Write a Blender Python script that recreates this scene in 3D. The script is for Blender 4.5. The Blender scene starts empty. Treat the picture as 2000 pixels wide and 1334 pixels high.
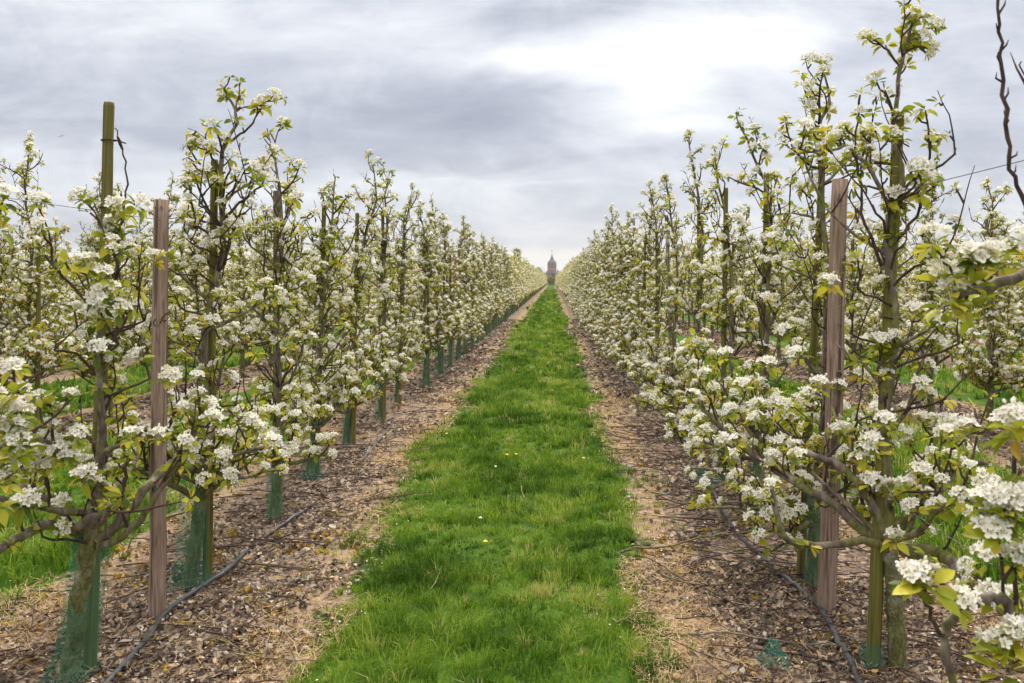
import bpy, math, random
import numpy as np
PI = math.pi
sc = bpy.context.scene
COL = sc.collection

# ------------------------------------------------------------------ camera
F, CX, CY, EYE = 1556.0, 1078.0, 547.0, 1.6
cam_d = bpy.data.cameras.new('camera'); cam = bpy.data.objects.new('camera', cam_d); COL.objects.link(cam)
cam.location = (0, 0, EYE); cam.rotation_euler = (PI/2, 0, 0)
cam_d.sensor_width = 36; cam_d.lens = 28.0
cam_d.shift_x = -78/2000; cam_d.shift_y = -120/2000
cam_d.clip_start = 0.05; cam_d.clip_end = 9000
cam_d.dof.use_dof = True; cam_d.dof.focus_distance = 6.5; cam_d.dof.aperture_fstop = 7.0
sc.camera = cam

def at(px, py, Y): return np.array([(px-CX)*Y/F, Y, EYE-(py-CY)*Y/F])

# ------------------------------------------------------------------ node helper
class NT:
    def __init__(s, tree): s.t = tree; s.n = tree.nodes; s.l = tree.links
    def node(s, typ, **kw):
        n = s.n.new(typ)
        for k, v in kw.items(): setattr(n, k, v)
        return n
    def put(s, sock, v):
        if isinstance(v, bpy.types.NodeSocket): s.l.new(v, sock)
        elif v is not None: sock.default_value = v
    def m(s, op, a, b=None, c=None, clamp=False):
        n = s.node('ShaderNodeMath', operation=op, use_clamp=clamp)
        s.put(n.inputs[0], a)
        if b is not None: s.put(n.inputs[1], b)
        if c is not None: s.put(n.inputs[2], c)
        return n.outputs[0]
    def xyz(s, v):
        n = s.node('ShaderNodeSeparateXYZ'); s.put(n.inputs[0], v); return n.outputs
    def comb(s, x, y, z):
        n = s.node('ShaderNodeCombineXYZ')
        for i, v in enumerate((x, y, z)): s.put(n.inputs[i], v)
        return n.outputs[0]
    def noise(s, vec, scale, detail=3, rough=.55, dist=0, color=False):
        n = s.node('ShaderNodeTexNoise')
        s.put(n.inputs['Vector'], vec); n.inputs['Scale'].default_value = scale
        n.inputs['Detail'].default_value = detail; n.inputs['Roughness'].default_value = rough
        n.inputs['Distortion'].default_value = dist
        return n.outputs['Color' if color else 'Fac']
    def vor(s, vec, scale, out='Color', feature='F1'):
        n = s.node('ShaderNodeTexVoronoi', feature=feature); s.put(n.inputs['Vector'], vec)
        n.inputs['Scale'].default_value = scale
        return n.outputs[out]
    def ramp(s, f, stops, interp='LINEAR'):
        n = s.node('ShaderNodeValToRGB'); n.color_ramp.interpolation = interp
        e = n.color_ramp.elements
        while len(e) < len(stops): e.new(.5)
        for i, (p, c) in enumerate(stops):
            e[i].position = p; e[i].color = (*c, 1) if len(c) == 3 else c
        s.put(n.inputs[0], f); return n.outputs[0]
    def mix(s, f, a, b, mode='MIX'):
        n = s.node('ShaderNodeMix', data_type='RGBA', blend_type=mode)
        s.put(n.inputs[0], f)
        s.put(n.inputs[6], (*a, 1) if isinstance(a, tuple) and len(a) == 3 else a)
        s.put(n.inputs[7], (*b, 1) if isinstance(b, tuple) and len(b) == 3 else b)
        return n.outputs[2]
    def sm(s, x, lo, hi):
        n = s.node('ShaderNodeMapRange', interpolation_type='SMOOTHSTEP')
        s.put(n.inputs[0], x); n.inputs[1].default_value = lo; n.inputs[2].default_value = hi
        return n.outputs[0]
    def scale(s, vec, sx, sy, sz):
        n = s.node('ShaderNodeVectorMath', operation='MULTIPLY'); s.put(n.inputs[0], vec)
        n.inputs[1].default_value = (sx, sy, sz); return n.outputs[0]

# ------------------------------------------------------------------ sky (cloud layer in the world)
SUN_EL, SUN_AZ = math.radians(48), math.radians(12)     # azimuth from +Y towards +X
w = bpy.data.worlds.new('World'); sc.world = w; w.use_nodes = True
w.node_tree.nodes.clear(); W = NT(w.node_tree)
tc = W.node('ShaderNodeTexCoord').outputs['Generated']
dx, dy, dz = W.xyz(tc)
ay = W.m('MAXIMUM', W.m('ABSOLUTE', dy), 0.12)
u = W.m('DIVIDE', dx, ay); v = W.m('DIVIDE', dz, ay)
cp = W.comb(W.m('MULTIPLY', u, 1.0), W.m('MULTIPLY', v, 3.2), W.m('SIGN', dy))
n1 = W.noise(cp, 2.2, 6, .55, .3, color=True)
nx, ny, _ = W.xyz(n1)
ud = W.m('ADD', u, W.m('MULTIPLY', W.m('SUBTRACT', nx, .5), .36))
vd = W.m('ADD', v, W.m('MULTIPLY', W.m('SUBTRACT', ny, .5), .17))
def lobe(px, py, sx, sy, a):
    a1 = W.m('DIVIDE', W.m('SUBTRACT', ud, (px-CX)/F), sx/F)
    b1 = W.m('DIVIDE', W.m('SUBTRACT', vd, (CY-py)/F), sy/F)
    q = W.m('ADD', W.m('MULTIPLY', a1, a1), W.m('MULTIPLY', b1, b1))
    return W.m('MULTIPLY', W.m('EXPONENT', W.m('MULTIPLY', q, -1.0)), a)
B = W.m('ADD', .60, W.m('MULTIPLY', W.m('SUBTRACT', W.noise(cp, 3.4, 9, .66, .5), .5), .52))
lumpy = W.comb(W.m('MULTIPLY', u, 1.0), W.m('MULTIPLY', v, 1.9), 7.0)
B = W.m('ADD', B, W.m('MULTIPLY', W.m('SUBTRACT', W.noise(lumpy, 5.0, 7, .58, 1.6), .5), .40))
wide = W.comb(W.m('MULTIPLY', u, .8), W.m('MULTIPLY', v, 9.0), 3.0)
B = W.m('ADD', B, W.m('MULTIPLY', W.m('SUBTRACT', W.noise(wide, 2.4, 5, .55, .2), .5), .22))
for L in ((1240,130,165,70,.38),(1000,105,110,36,.28),(1430,45,180,42,.28),(1290,235,130,36,.27),(1560,50,110,50,.14),
          (840,210,250,55,-.22),(640,290,420,45,-.12),(60,190,260,90,-.15),(1120,25,140,25,-.10),(300,40,420,60,.12),
          (560,60,200,50,.10),(330,350,420,45,.07),(1150,300,350,30,-.06),(1900,230,200,110,-.08),(1080,430,300,40,-.03),
          (900,330,160,14,.10),(1090,360,160,12,.08)):
    B = W.m('ADD', B, lobe(*L))
ccol = W.ramp(B, [(0.22,(.29,.305,.375)),(.45,(.43,.45,.52)),(.62,(.61,.63,.69)),(.80,(.80,.815,.84)),(1.0,(1.0,1.0,.99))])
hor = W.m('SUBTRACT', 1.0, W.sm(W.m('ADD', v, W.m('MULTIPLY', W.m('SUBTRACT', ny, .5), .006)), .030, .046))
ccol = W.mix(W.m('MULTIPLY', hor, .85), ccol, (.80,.77,.74))
ccol = W.mix(W.m('MULTIPLY', hor, W.m('SUBTRACT', 1.0, W.sm(v, .0, .030))), ccol, (.74,.78,.84))
zen = W.m('ADD', 1.0, W.m('MULTIPLY', W.sm(dz, .34, .90), 2.25))         # overcast sky: brighter overhead
ccol = W.mix(W.sm(dz, .36, .9), ccol, (.73,.67,.585))   # plain pale cloud deck overhead, out of the picture
cs = W.node('ShaderNodeVectorMath', operation='SCALE'); W.put(cs.inputs[0], ccol); W.put(cs.inputs['Scale'], zen)
sky = W.node('ShaderNodeTexSky', sky_type='NISHITA'); sky.sun_disc = False
sky.sun_elevation = SUN_EL; sky.sun_rotation = SUN_AZ
b1 = W.node('ShaderNodeBackground'); W.put(b1.inputs[0], cs.outputs[0]); b1.inputs[1].default_value = .475
b2 = W.node('ShaderNodeBackground'); W.put(b2.inputs[0], sky.outputs[0]); b2.inputs[1].default_value = .006
ad = W.node('ShaderNodeAddShader'); W.l.new(b1.outputs[0], ad.inputs[0]); W.l.new(b2.outputs[0], ad.inputs[1])
wo = W.node('ShaderNodeOutputWorld'); W.l.new(ad.outputs[0], wo.inputs[0])

# ------------------------------------------------------------------ sun behind thin cloud
sd = bpy.data.lights.new('sun', 'SUN'); so = bpy.data.objects.new('sun', sd); COL.objects.link(so)
sd.energy = 1.5; sd.angle = math.radians(10); sd.color = (1, .91, .78)
so.rotation_euler = (PI/2-SUN_EL, 0, PI - SUN_AZ); so.location = (0, 0, 30)
so.rotation_euler = (-(PI/2-SUN_EL), 0, -SUN_AZ)
sc.view_settings.view_transform = 'Standard'; sc.view_settings.look = 'None'
sc.view_settings.exposure = 1.2; sc.view_settings.gamma = 1
try:
    sc.cycles.transparent_max_bounces = 16
except Exception: pass

# ------------------------------------------------------------------ materials
def mat(name, fn):
    m = bpy.data.materials.new(name); m.use_nodes = True
    m.node_tree.nodes.clear(); N = NT(m.node_tree)
    sh = fn(N); o = N.node('ShaderNodeOutputMaterial'); N.l.new(sh, o.inputs[0]); return m
def pbsdf(N, col, rough=.8, bump=None, bstr=.4, bdist=.01, spec=.3, **kw):
    p = N.node('ShaderNodeBsdfPrincipled'); N.put(p.inputs['Base Color'], (*col, 1) if isinstance(col, tuple) else col)
    N.put(p.inputs['Roughness'], rough); p.inputs['Specular IOR Level'].default_value = spec
    for k, v_ in kw.items(): N.put(p.inputs[k.replace('_', ' ')], v_)
    if bump is not None:
        b = N.node('ShaderNodeBump'); b.inputs['Strength'].default_value = bstr; b.inputs['Distance'].default_value = bdist
        N.put(b.inputs['Height'], bump); N.l.new(b.outputs[0], p.inputs['Normal'])
    return p.outputs[0]
def attr(N, name='tint'): return N.node('ShaderNodeAttribute', attribute_name=name).outputs['Fac']
def objc(N): return N.node('ShaderNodeTexCoord').outputs['Object']
def geo(N): return N.node('ShaderNodeNewGeometry').outputs['Position']
def orand(N): return N.node('ShaderNodeObjectInfo').outputs['Random']

def m_leafy(stops, trans=.45, rough=.5, spec=.3):
    def fn(N):
        t = N.m('ADD', attr(N), N.m('MULTIPLY', N.m('SUBTRACT', orand(N), .5), .10))
        c = N.ramp(t, stops)
        p = pbsdf(N, c, rough, spec=spec)
        tr = N.node('ShaderNodeBsdfTranslucent'); N.l.new(c, tr.inputs[0])
        mx = N.node('ShaderNodeMixShader'); mx.inputs[0].default_value = trans
        N.l.new(p, mx.inputs[1]); N.l.new(tr.outputs[0], mx.inputs[2]); return mx.outputs[0]
    return fn
M = {}
M['leaf'] = mat('young_leaf', m_leafy([(0,(.075,.12,.008)),(.28,(.27,.32,.018)),(.58,(.58,.54,.045)),(.82,(.58,.42,.07)),(1,(.42,.22,.05))], .42))
M['petal'] = mat('petal', m_leafy([(0,(.62,.60,.34)),(.25,(.89,.87,.73)),(.6,(.95,.93,.86)),(1,(.96,.945,.90))], .25, .6, .15))
M['center'] = mat('flower_centre', lambda N: pbsdf(N, (.50,.52,.18), .7))
M['anther'] = mat('anther', lambda N: pbsdf(N, (.16,.06,.05), .7))
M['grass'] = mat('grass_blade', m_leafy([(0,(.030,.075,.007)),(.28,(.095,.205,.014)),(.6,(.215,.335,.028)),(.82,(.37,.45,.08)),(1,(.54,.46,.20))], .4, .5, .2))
M['deadleaf'] = mat('dead_leaf', m_leafy([(0,(.03,.022,.018)),(.35,(.12,.086,.062)),(.65,(.32,.25,.195)),(.88,(.56,.49,.42)),(1,(.50,.31,.14))], .1, .75, .2))
M['straw'] = mat('dry_straw', m_leafy([(0,(.34,.22,.11)),(1,(.68,.50,.29))], .2, .7, .2))
M['moss'] = mat('dry_moss', m_leafy([(0,(.16,.10,.02)),(.5,(.38,.23,.035)),(1,(.45,.34,.06))], .2, .9, .05))
def f_bark(N):
    o = objc(N); st = N.scale(o, 1, 1, .35)
    n = N.noise(st, 30, 5, .6, .5); g = N.noise(o, 6, 4, .6)
    c = N.ramp(n, [(.28,(.040,.028,.024)),(.5,(.16,.125,.11)),(.74,(.38,.32,.29))])
    mossy = N.sm(N.m('ADD', g, N.m('MULTIPLY', attr(N), .35)), .52, .70)
    c = N.mix(N.m('MULTIPLY', mossy, .85), c, N.ramp(n, [(.3,(.06,.065,.012)),(.7,(.24,.25,.06))]))
    return pbsdf(N, c, .85, n, .7, .006)
M['bark'] = mat('pear_bark', f_bark)
def f_trunk(N):
    o = objc(N); n = N.noise(N.scale(o, 1, 1, .5), 26, 5, .65, .6); g = N.noise(o, 8, 4, .6)
    z = N.xyz(o)[2]
    ring = N.noise(N.scale(o, .4, .4, 9), 9, 2, .5)
    od = N.mix(.06, o, N.noise(o, 22, 3, .6, color=True))
    cr = N.sm(N.vor(N.scale(od, 1, 1, .45), 48, 'Distance', 'DISTANCE_TO_EDGE'), .0, .09)
    c = N.ramp(n, [(.28,(.05,.05,.016)),(.5,(.15,.155,.05)),(.74,(.29,.29,.14))])
    c = N.mix(N.sm(g, .50, .68), c, (.34,.33,.28))
    c = N.mix(N.m('MULTIPLY', N.sm(ring, .60, .66), .5), c, (.36,.34,.30))
    c = N.mix(N.m('MULTIPLY', N.m('SUBTRACT', 1.0, cr), .35), c, (.04,.035,.02))
    return pbsdf(N, c, .85, N.m('ADD', n, N.m('MULTIPLY', cr, .6)), .8, .008)
M['trunk'] = mat('mossy_trunk_bark', f_trunk)
M['twig'] = mat('twig_bark', lambda N: pbsdf(N, N.ramp(N.noise(objc(N), 25, 3), [(.3,(.028,.016,.014)),(.7,(.105,.068,.056))]), .8))
def wood(a, b, green, gamt):
    def fn(N):
        o = objc(N); r = orand(N)
        oo = N.node('ShaderNodeVectorMath', operation='ADD'); N.put(oo.inputs[0], o); N.put(oo.inputs[1], N.comb(N.m('MULTIPLY', r, 9.), 0., N.m('MULTIPLY', r, 5.)))
        ov = oo.outputs[0]
        g1 = N.noise(N.scale(ov, 1, 1, .055), 95, 5, .62, .6)
        g2 = N.noise(N.scale(ov, 1, 1, .03), 40, 3, .5)
        blot = N.noise(ov, 5, 4, .6)
        c = N.ramp(g1, [(.28,a),(.62,b)])
        c = N.mix(N.m('MULTIPLY', N.sm(g2, .56, .61), .8), c, (.045,.03,.022))
        c = N.mix(N.m('MULTIPLY', N.sm(blot, .42, .62), .35), c, tuple(x*.55 for x in b))
        gf = N.sm(N.m('ADD', N.noise(ov, 3.1, 4, .6), N.m('MULTIPLY', r, .12)), .50-.2*gamt, .62)
        c = N.mix(N.m('MULTIPLY', gf, gamt), c, N.ramp(g1, [(.3, tuple(x*.4 for x in green)), (.7, green)]))
        hh = N.m('SUBTRACT', g1, N.m('MULTIPLY', N.sm(g2, .60, .66), .8))
        return pbsdf(N, c, .85, hh, .7, .006)
    return fn
M['post'] = mat('weathered_post_wood', wood((.12,.062,.042), (.42,.305,.25), (.16,.15,.05), .12))
M['stake'] = mat('mossy_stake_wood', wood((.06,.045,.018), (.26,.21,.10), (.19,.19,.03), .8))
M['stakegrey'] = mat('grey_stake_wood', wood((.13,.10,.08), (.36,.31,.25), (.20,.20,.05), .35))
M['endgrain'] = mat('end_grain', lambda N: pbsdf(N, N.ramp(N.noise(objc(N), 60, 3), [(.3,(.14,.11,.07)),(.7,(.34,.29,.2))]), .9))
M['black'] = mat('black_rubber', lambda N: pbsdf(N, (.012,.012,.013), .5))
M['hole'] = mat('knot_hole', lambda N: pbsdf(N, N.ramp(N.noise(objc(N), 150, 2), [(.4,(.012,.008,.006)),(.7,(.05,.03,.02))]), .9))
M['blue'] = mat('blue_twine', lambda N: pbsdf(N, (.02,.16,.26), .6))
M['hose'] = mat('grey_hose', lambda N: pbsdf(N, N.ramp(N.noise(objc(N), 14, 3), [(.3,(.035,.037,.042)),(.7,(.10,.105,.115))]), .5, spec=.4))
M['wire'] = mat('galvanised_wire', lambda N: pbsdf(N, (.20,.20,.21), .45, Metallic=.7))
def f_net(N):
    o = N.node('ShaderNodeUVMap').outputs[0]
    a, b, _ = N.xyz(o)
    k = 2*PI/0.0085
    s1 = N.m('ABSOLUTE', N.m('SINE', N.m('MULTIPLY', N.m('ADD', a, N.m('MULTIPLY', b, .55)), k*.5)))
    s2 = N.m('ABSOLUTE', N.m('SINE', N.m('MULTIPLY', N.m('SUBTRACT', a, N.m('MULTIPLY', b, .55)), k*.5)))
    thr = N.m('LESS_THAN', N.m('MINIMUM', s1, s2), .19)
    c = N.ramp(N.noise(objc(N), 9, 3), [(.3,(.010,.15,.10)),(.7,(.045,.34,.23))])
    p = pbsdf(N, c, .55)
    t = N.node('ShaderNodeBsdfTransparent'); mx = N.node('ShaderNodeMixShader')
    N.l.new(thr, mx.inputs[0]); N.l.new(t.outputs[0], mx.inputs[1]); N.l.new(p, mx.inputs[2]); return mx.outputs[0]
M['net'] = mat('green_netting', f_net)
M['brick'] = mat('tower_brick', lambda N: pbsdf(N, N.ramp(N.noise(objc(N), .5, 4), [(.3,(.20,.105,.095)),(.7,(.31,.185,.16))]), .9))
M['stoneband'] = mat('pale_stone', lambda N: pbsdf(N, (.42,.34,.30), .9))
M['slate'] = mat('slate_roof', lambda N: pbsdf(N, (.07,.07,.095), .6))
M['dark'] = mat('dark_opening', lambda N: pbsdf(N, (.03,.025,.03), .9))
M['tile'] = mat('red_roof_tile', lambda N: pbsdf(N, (.24,.10,.07), .9))
M['yellow'] = mat('dandelion_yellow', lambda N: pbsdf(N, (.75,.50,.01), .6))
M['fartree'] = mat('far_foliage', m_leafy([(0,(.14,.16,.07)),(.5,(.30,.32,.13)),(1,(.42,.38,.22))], .45, .8))
M['redbush'] = mat('red_bush_leaf', m_leafy([(0,(.08,.02,.02)),(1,(.20,.06,.05))], .2, .8))
M['bird'] = mat('dark_feather', lambda N: pbsdf(N, (.04,.04,.045), .8))

ROWS = 3.25
def f_ground(N):
    P = geo(N); x, y, z = N.xyz(P)
    q = N.m('DIVIDE', N.m('SUBTRACT', x, 1.37-ROWS/2), ROWS)
    fr = N.m('SUBTRACT', N.m('FRACT', q), .5); dr = N.m('MULTIPLY', N.m('ABSOLUTE', fr), ROWS)
    e = N.noise(P, 2.2, 4, .6); e2 = N.noise(P, 14, 4, .6)
    hw = N.m('ADD', N.m('ADD', .70, N.m('MULTIPLY', N.m('GREATER_THAN', x, 0.), .10)),
             N.m('ADD', N.m('MULTIPLY', N.m('SUBTRACT', e, .5), .5), N.m('MULTIPLY', N.m('SUBTRACT', e2, .5), .25)))
    nar = N.m('MULTIPLY', N.m('MULTIPLY', N.m('MULTIPLY', N.m('SUBTRACT', 5.6, y), .4167, clamp=True), N.m('LESS_THAN', N.m('ABSOLUTE', x), 1.8)), N.m('SUBTRACT', .17, N.m('MULTIPLY', N.m('GREATER_THAN', x, 0.), .08)))
    hw = N.m('ADD', hw, nar)
    g = N.sm(N.m('SUBTRACT', dr, hw), -.05, .05)
    inorch = N.m('MULTIPLY', N.m('LESS_THAN', y, 250.), N.m('LESS_THAN', N.m('ABSOLUTE', x), 60.))
    g = N.m('SUBTRACT', 1.0, N.m('MULTIPLY', N.m('SUBTRACT', 1.0, g), inorch))
    # bare strip: soil, leaf flecks, straw, moss
    n1 = N.noise(P, 6, 5, .65); n2 = N.noise(P, 45, 4, .7)
    vc = N.xyz(N.vor(P, 38, 'Color'))[0]; vd_ = N.vor(P, 38, 'Distance')
    soil = N.ramp(n2, [(.3,(.06,.046,.034)),(.55,(.18,.14,.105)),(.75,(.34,.275,.22))])
    fleck = N.ramp(vc, [(.0,(.09,.06,.045)),(.5,(.26,.19,.15)),(.8,(.46,.38,.33)),(1,(.50,.33,.15))])
    soil = N.mix(N.m('MULTIPLY', N.sm(n1, .35, .55), .75), soil, fleck)
    straw = N.ramp(n2, [(.3,(.20,.13,.07)),(.7,(.52,.38,.22))])
    edge = N.m('SUBTRACT', 1.0, N.sm(N.m('ABSOLUTE', N.m('SUBTRACT', dr, N.m('SUBTRACT', hw, .15))), .0, .22))
    soil = N.mix(N.m('MULTIPLY', N.m('ADD', N.m('MULTIPLY', edge, .7), N.m('MULTIPLY', N.sm(n1, .55, .68), .5), clamp=True), .8), soil, straw)
    soil = N.mix(N.m('MULTIPLY', N.sm(N.noise(P, 9, 4, .6), .62, .70), .8), soil, (.36,.23,.045))
    gp = N.noise(P, 3.2, 5, .65); gf = N.noise(N.scale(P, 1, .5, 1), 70, 4, .75)
    grass = N.ramp(N.m('ADD', N.m('MULTIPLY', gp, .5), N.m('MULTIPLY', gf, .5)), [(.32,(.018,.038,.006)),(.48,(.045,.10,.010)),(.6,(.09,.16,.018)),(.75,(.19,.19,.06))])
    c = N.mix(g, soil, grass)
    h = N.m('ADD', N.m('MULTIPLY', n1, .8), N.m('ADD', N.m('MULTIPLY', n2, .5), N.m('MULTIPLY', vd_, .25)))
    return pbsdf(N, c, .95, h, .8, .03, spec=.1)
M['ground'] = mat('orchard_ground', f_ground)

# ------------------------------------------------------------------ mesh building
class MB:
    def __init__(s): s.v = []; s.f = []; s.t = []; s.n = 0; s.uv = []
    def add(s, V, faces, mat=0, tint=0.5, smooth=True):
        V = np.asarray(V, float).reshape(-1, 3)
        if isinstance(faces, np.ndarray): faces = [(faces, mat)]
        s.v.append(V); s.t.append(np.broadcast_to(np.asarray(tint, float), (len(V),)) if np.ndim(tint) < 1 or len(np.atleast_1d(tint)) == len(V) else np.zeros(len(V)))
        for fa, mi in faces: s.f.append((fa+s.n, mi, smooth))
        s.n += len(V)
    def place(s, T, R, P, dt=None, smooth=True):
        """copies of template T=(V, faces, tint) by matrices R (n,3,3) and points P (n,3)"""
        V, fs, t = T; n, k = len(P), len(V)
        if n == 0: return
        VV = np.einsum('nij,kj->nki', R, V) + P[:, None, :]
        tt = np.broadcast_to(t, (n, k)) + (0 if dt is None else dt[:, None])
        off = (np.arange(n)*k)
        faces = [((fa[None]+off[:, None, None]).reshape(-1, fa.shape[1]), mi) for fa, mi in fs]
        s.add(VV.reshape(-1, 3), faces, tint=tt.reshape(-1), smooth=smooth)
    def mesh(s, name, mats, uvs=None):
        me = bpy.data.meshes.new(name)
        V = np.concatenate(s.v); me.vertices.add(len(V)); me.vertices.foreach_set('co', V.astype(np.float32).ravel())
        li = np.concatenate([f.ravel() for f, _, _ in s.f]); tot = np.concatenate([np.full(len(f), f.shape[1]) for f, _, _ in s.f])
        me.loops.add(len(li)); me.loops.foreach_set('vertex_index', li.astype(np.int32))
        me.polygons.add(len(tot)); st = np.concatenate([[0], np.cumsum(tot)[:-1]])
        me.polygons.foreach_set('loop_start', st.astype(np.int32))
        me.polygons.foreach_set('material_index', np.concatenate([np.full(len(f), m_) for f, m_, _ in s.f]).astype(np.int32))
        me.polygons.foreach_set('use_smooth', np.concatenate([np.full(len(f), sm_) for f, _, sm_ in s.f]))
        me.update(calc_edges=True)
        a = me.attributes.new('tint', 'FLOAT', 'POINT'); a.data.foreach_set('value', np.clip(np.concatenate(s.t), 0, 1).astype(np.float32))
        if uvs is not None:
            ul = me.uv_layers.new(name='UVMap'); ul.data.foreach_set('uv', np.asarray(uvs)[li].astype(np.float32).ravel())
        for m_ in mats: me.materials.append(M[m_])
        return me
    def build(s, name, mats, parent=None, **kw):
        o = bpy.data.objects.new(name, s.mesh(name, mats, **kw)); COL.objects.link(o)
        if parent is not None: o.parent = parent
        return o
def tube(mb, pts, rad, n=6, mat=0, tint=.5, cap=True, capmat=None, lump=0, rng=None):
    p = np.asarray(pts, float); k = len(p)
    r = np.broadcast_to(np.asarray(rad, float), (k,)) if np.ndim(rad) == 0 else np.asarray(rad, float)
    t = np.gradient(p, axis=0); t /= np.linalg.norm(t, axis=1)[:, None]+1e-12
    a = np.array([1., 0, 0]) if abs(t[0][0]) < .8 else np.array([0, 1., 0])
    U = np.empty((k, 3)); uu = a
    for i in range(k):
        uu = uu - t[i]*uu.dot(t[i]); uu = uu/np.linalg.norm(uu); U[i] = uu
    Vv = np.cross(t, U); an = np.arange(n)*2*PI/n
    rr = np.broadcast_to(r[:, None], (k, n))
    if lump and rng is not None: rr = rr*(1+lump*rng.standard_normal((k, n)))
    ring = p[:, None]+rr[:, :, None]*(np.cos(an)[None, :, None]*U[:, None]+np.sin(an)[None, :, None]*Vv[:, None])
    i = np.arange(k-1)[:, None]*n; j = np.arange(n)[None]
    q = np.stack([i+j, i+(j+1) % n, i+n+(j+1) % n, i+n+j], -1).reshape(-1, 4)
    fs = [(q, mat)]
    if cap: fs.append((((k-1)*n+np.arange(n))[None], mat if capmat is None else capmat))
    mb.add(ring.reshape(-1, 3), fs, tint=tint)
def box(mb, x0, x1, y0, y1, z0, z1, mat=0):
    V = [(x, y, z) for z in (z0, z1) for y in (y0, y1) for x in (x0, x1)]
    mb.add(V, np.array([[0,2,3,1],[4,5,7,6],[0,1,5,4],[2,6,7,3],[0,4,6,2],[1,3,7,5]]), mat, smooth=False)

def tag(o, label=None, cat=None, group=None, kind=None):
    if label: o['label'] = label
    if cat: o['category'] = cat
    if group: o['group'] = group
    if kind: o['kind'] = kind
    return o
def empty(name, loc, rz=0, **kw):
    o = bpy.data.objects.new(name, None); COL.objects.link(o); o.location = loc; o.rotation_euler = (0, 0, rz)
    o.empty_display_size = .1
    return tag(o, **kw)
def frames(D, roll):
    """matrices whose z axis is D (n,3), rolled by roll (n)"""
    z = D/np.linalg.norm(D, axis=1)[:, None]
    a = np.where(np.abs(z[:, [2]]) < .95, [[0, 0, 1.]], [[1., 0, 0]])
    x = np.cross(a, z); x /= np.linalg.norm(x, axis=1)[:, None]; y = np.cross(z, x)
    c, s_ = np.cos(roll)[:, None], np.sin(roll)[:, None]
    return np.stack([c*x+s_*y, -s_*x+c*y, z], -1)

# ------------------------------------------------------------------ blossom and leaf templates
def cat_T(parts):
    V, fs, t, n = [], {}, [], 0
    for v_, f_, t_ in parts:
        V.append(v_); t.append(np.broadcast_to(t_, (len(v_),)))
        for fa, mi in f_: fs.setdefault((fa.shape[1], mi), []).append(fa+n)
        n += len(v_)
    return np.concatenate(V), [(np.concatenate(f), k[1]) for k, f in fs.items()], np.concatenate(t)
def flower(lod, rg, open_=1.0):
    parts = []; R = .0158
    if lod == 0:
        cz = .25+.5*(1-open_)
        for k in range(5):
            a = 2*PI*k/5+rg.uniform(-.12, .12); s_ = R*rg.uniform(.9, 1.1)
            pv = np.array([[.06,0,0],[.42,.36,.06+cz*.3],[.88,.30,.10+cz],[1.02,0,.02+cz*.8],[.88,-.30,.10+cz],[.42,-.36,.06+cz*.3],[.5,0,-.02+cz*.2]])*s_
            pv[:, 2] += rg.uniform(-.15, .15)*pv[:, 0]
            c, s2 = math.cos(a), math.sin(a); pv = pv@np.array([[c, s2, 0],[-s2, c, 0],[0, 0, 1]])
            parts.append((pv, [(np.array([[0,6,2,1],[0,5,4,6]]), 0), (np.array([[6,3,2],[6,4,3]]), 0)], rg.uniform(.55, 1)-np.array([.25,0,0,0,0,0,.1])))
        s_ = R*.22; z = R*.16
        parts.append((np.array([[s_,0,z],[0,s_,z],[-s_,0,z],[0,-s_,z]]), [(np.array([[0,1,2,3]]), 1)], .5))
        for k in range(6):
            a = rg.uniform(0, 2*PI); r_ = R*rg.uniform(.25, .42); e = R*.07; x, y = r_*math.cos(a), r_*math.sin(a); z = R*rg.uniform(.35, .5)
            parts.append((np.array([[x-e,y-e,z],[x+e,y-e,z],[x+e,y+e,z],[x-e,y+e,z]]), [(np.array([[0,1,2,3]]), 2)], .5))
    elif lod == 1:
        for k in range(5):
            a = 2*PI*k/5; c, s2 = math.cos(a), math.sin(a); s_ = R*1.05
            pv = np.array([[.05,0,0],[.7,.36,.3],[1.02,0,.2],[.7,-.36,.3]])*s_
            parts.append((pv@np.array([[c, s2, 0],[-s2, c, 0],[0, 0, 1]]), [(np.array([[0,3,2,1]]), 0)], rg.uniform(.5, 1)))
    else:
        s_ = R*1.25
        parts.append((np.array([[s_,0,.2*s_],[0,s_,0],[-s_,0,.2*s_],[0,-s_,0]]), [(np.array([[0,1,2,3]]), 0)], rg.uniform(.5, 1)))
    return cat_T(parts)
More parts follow.
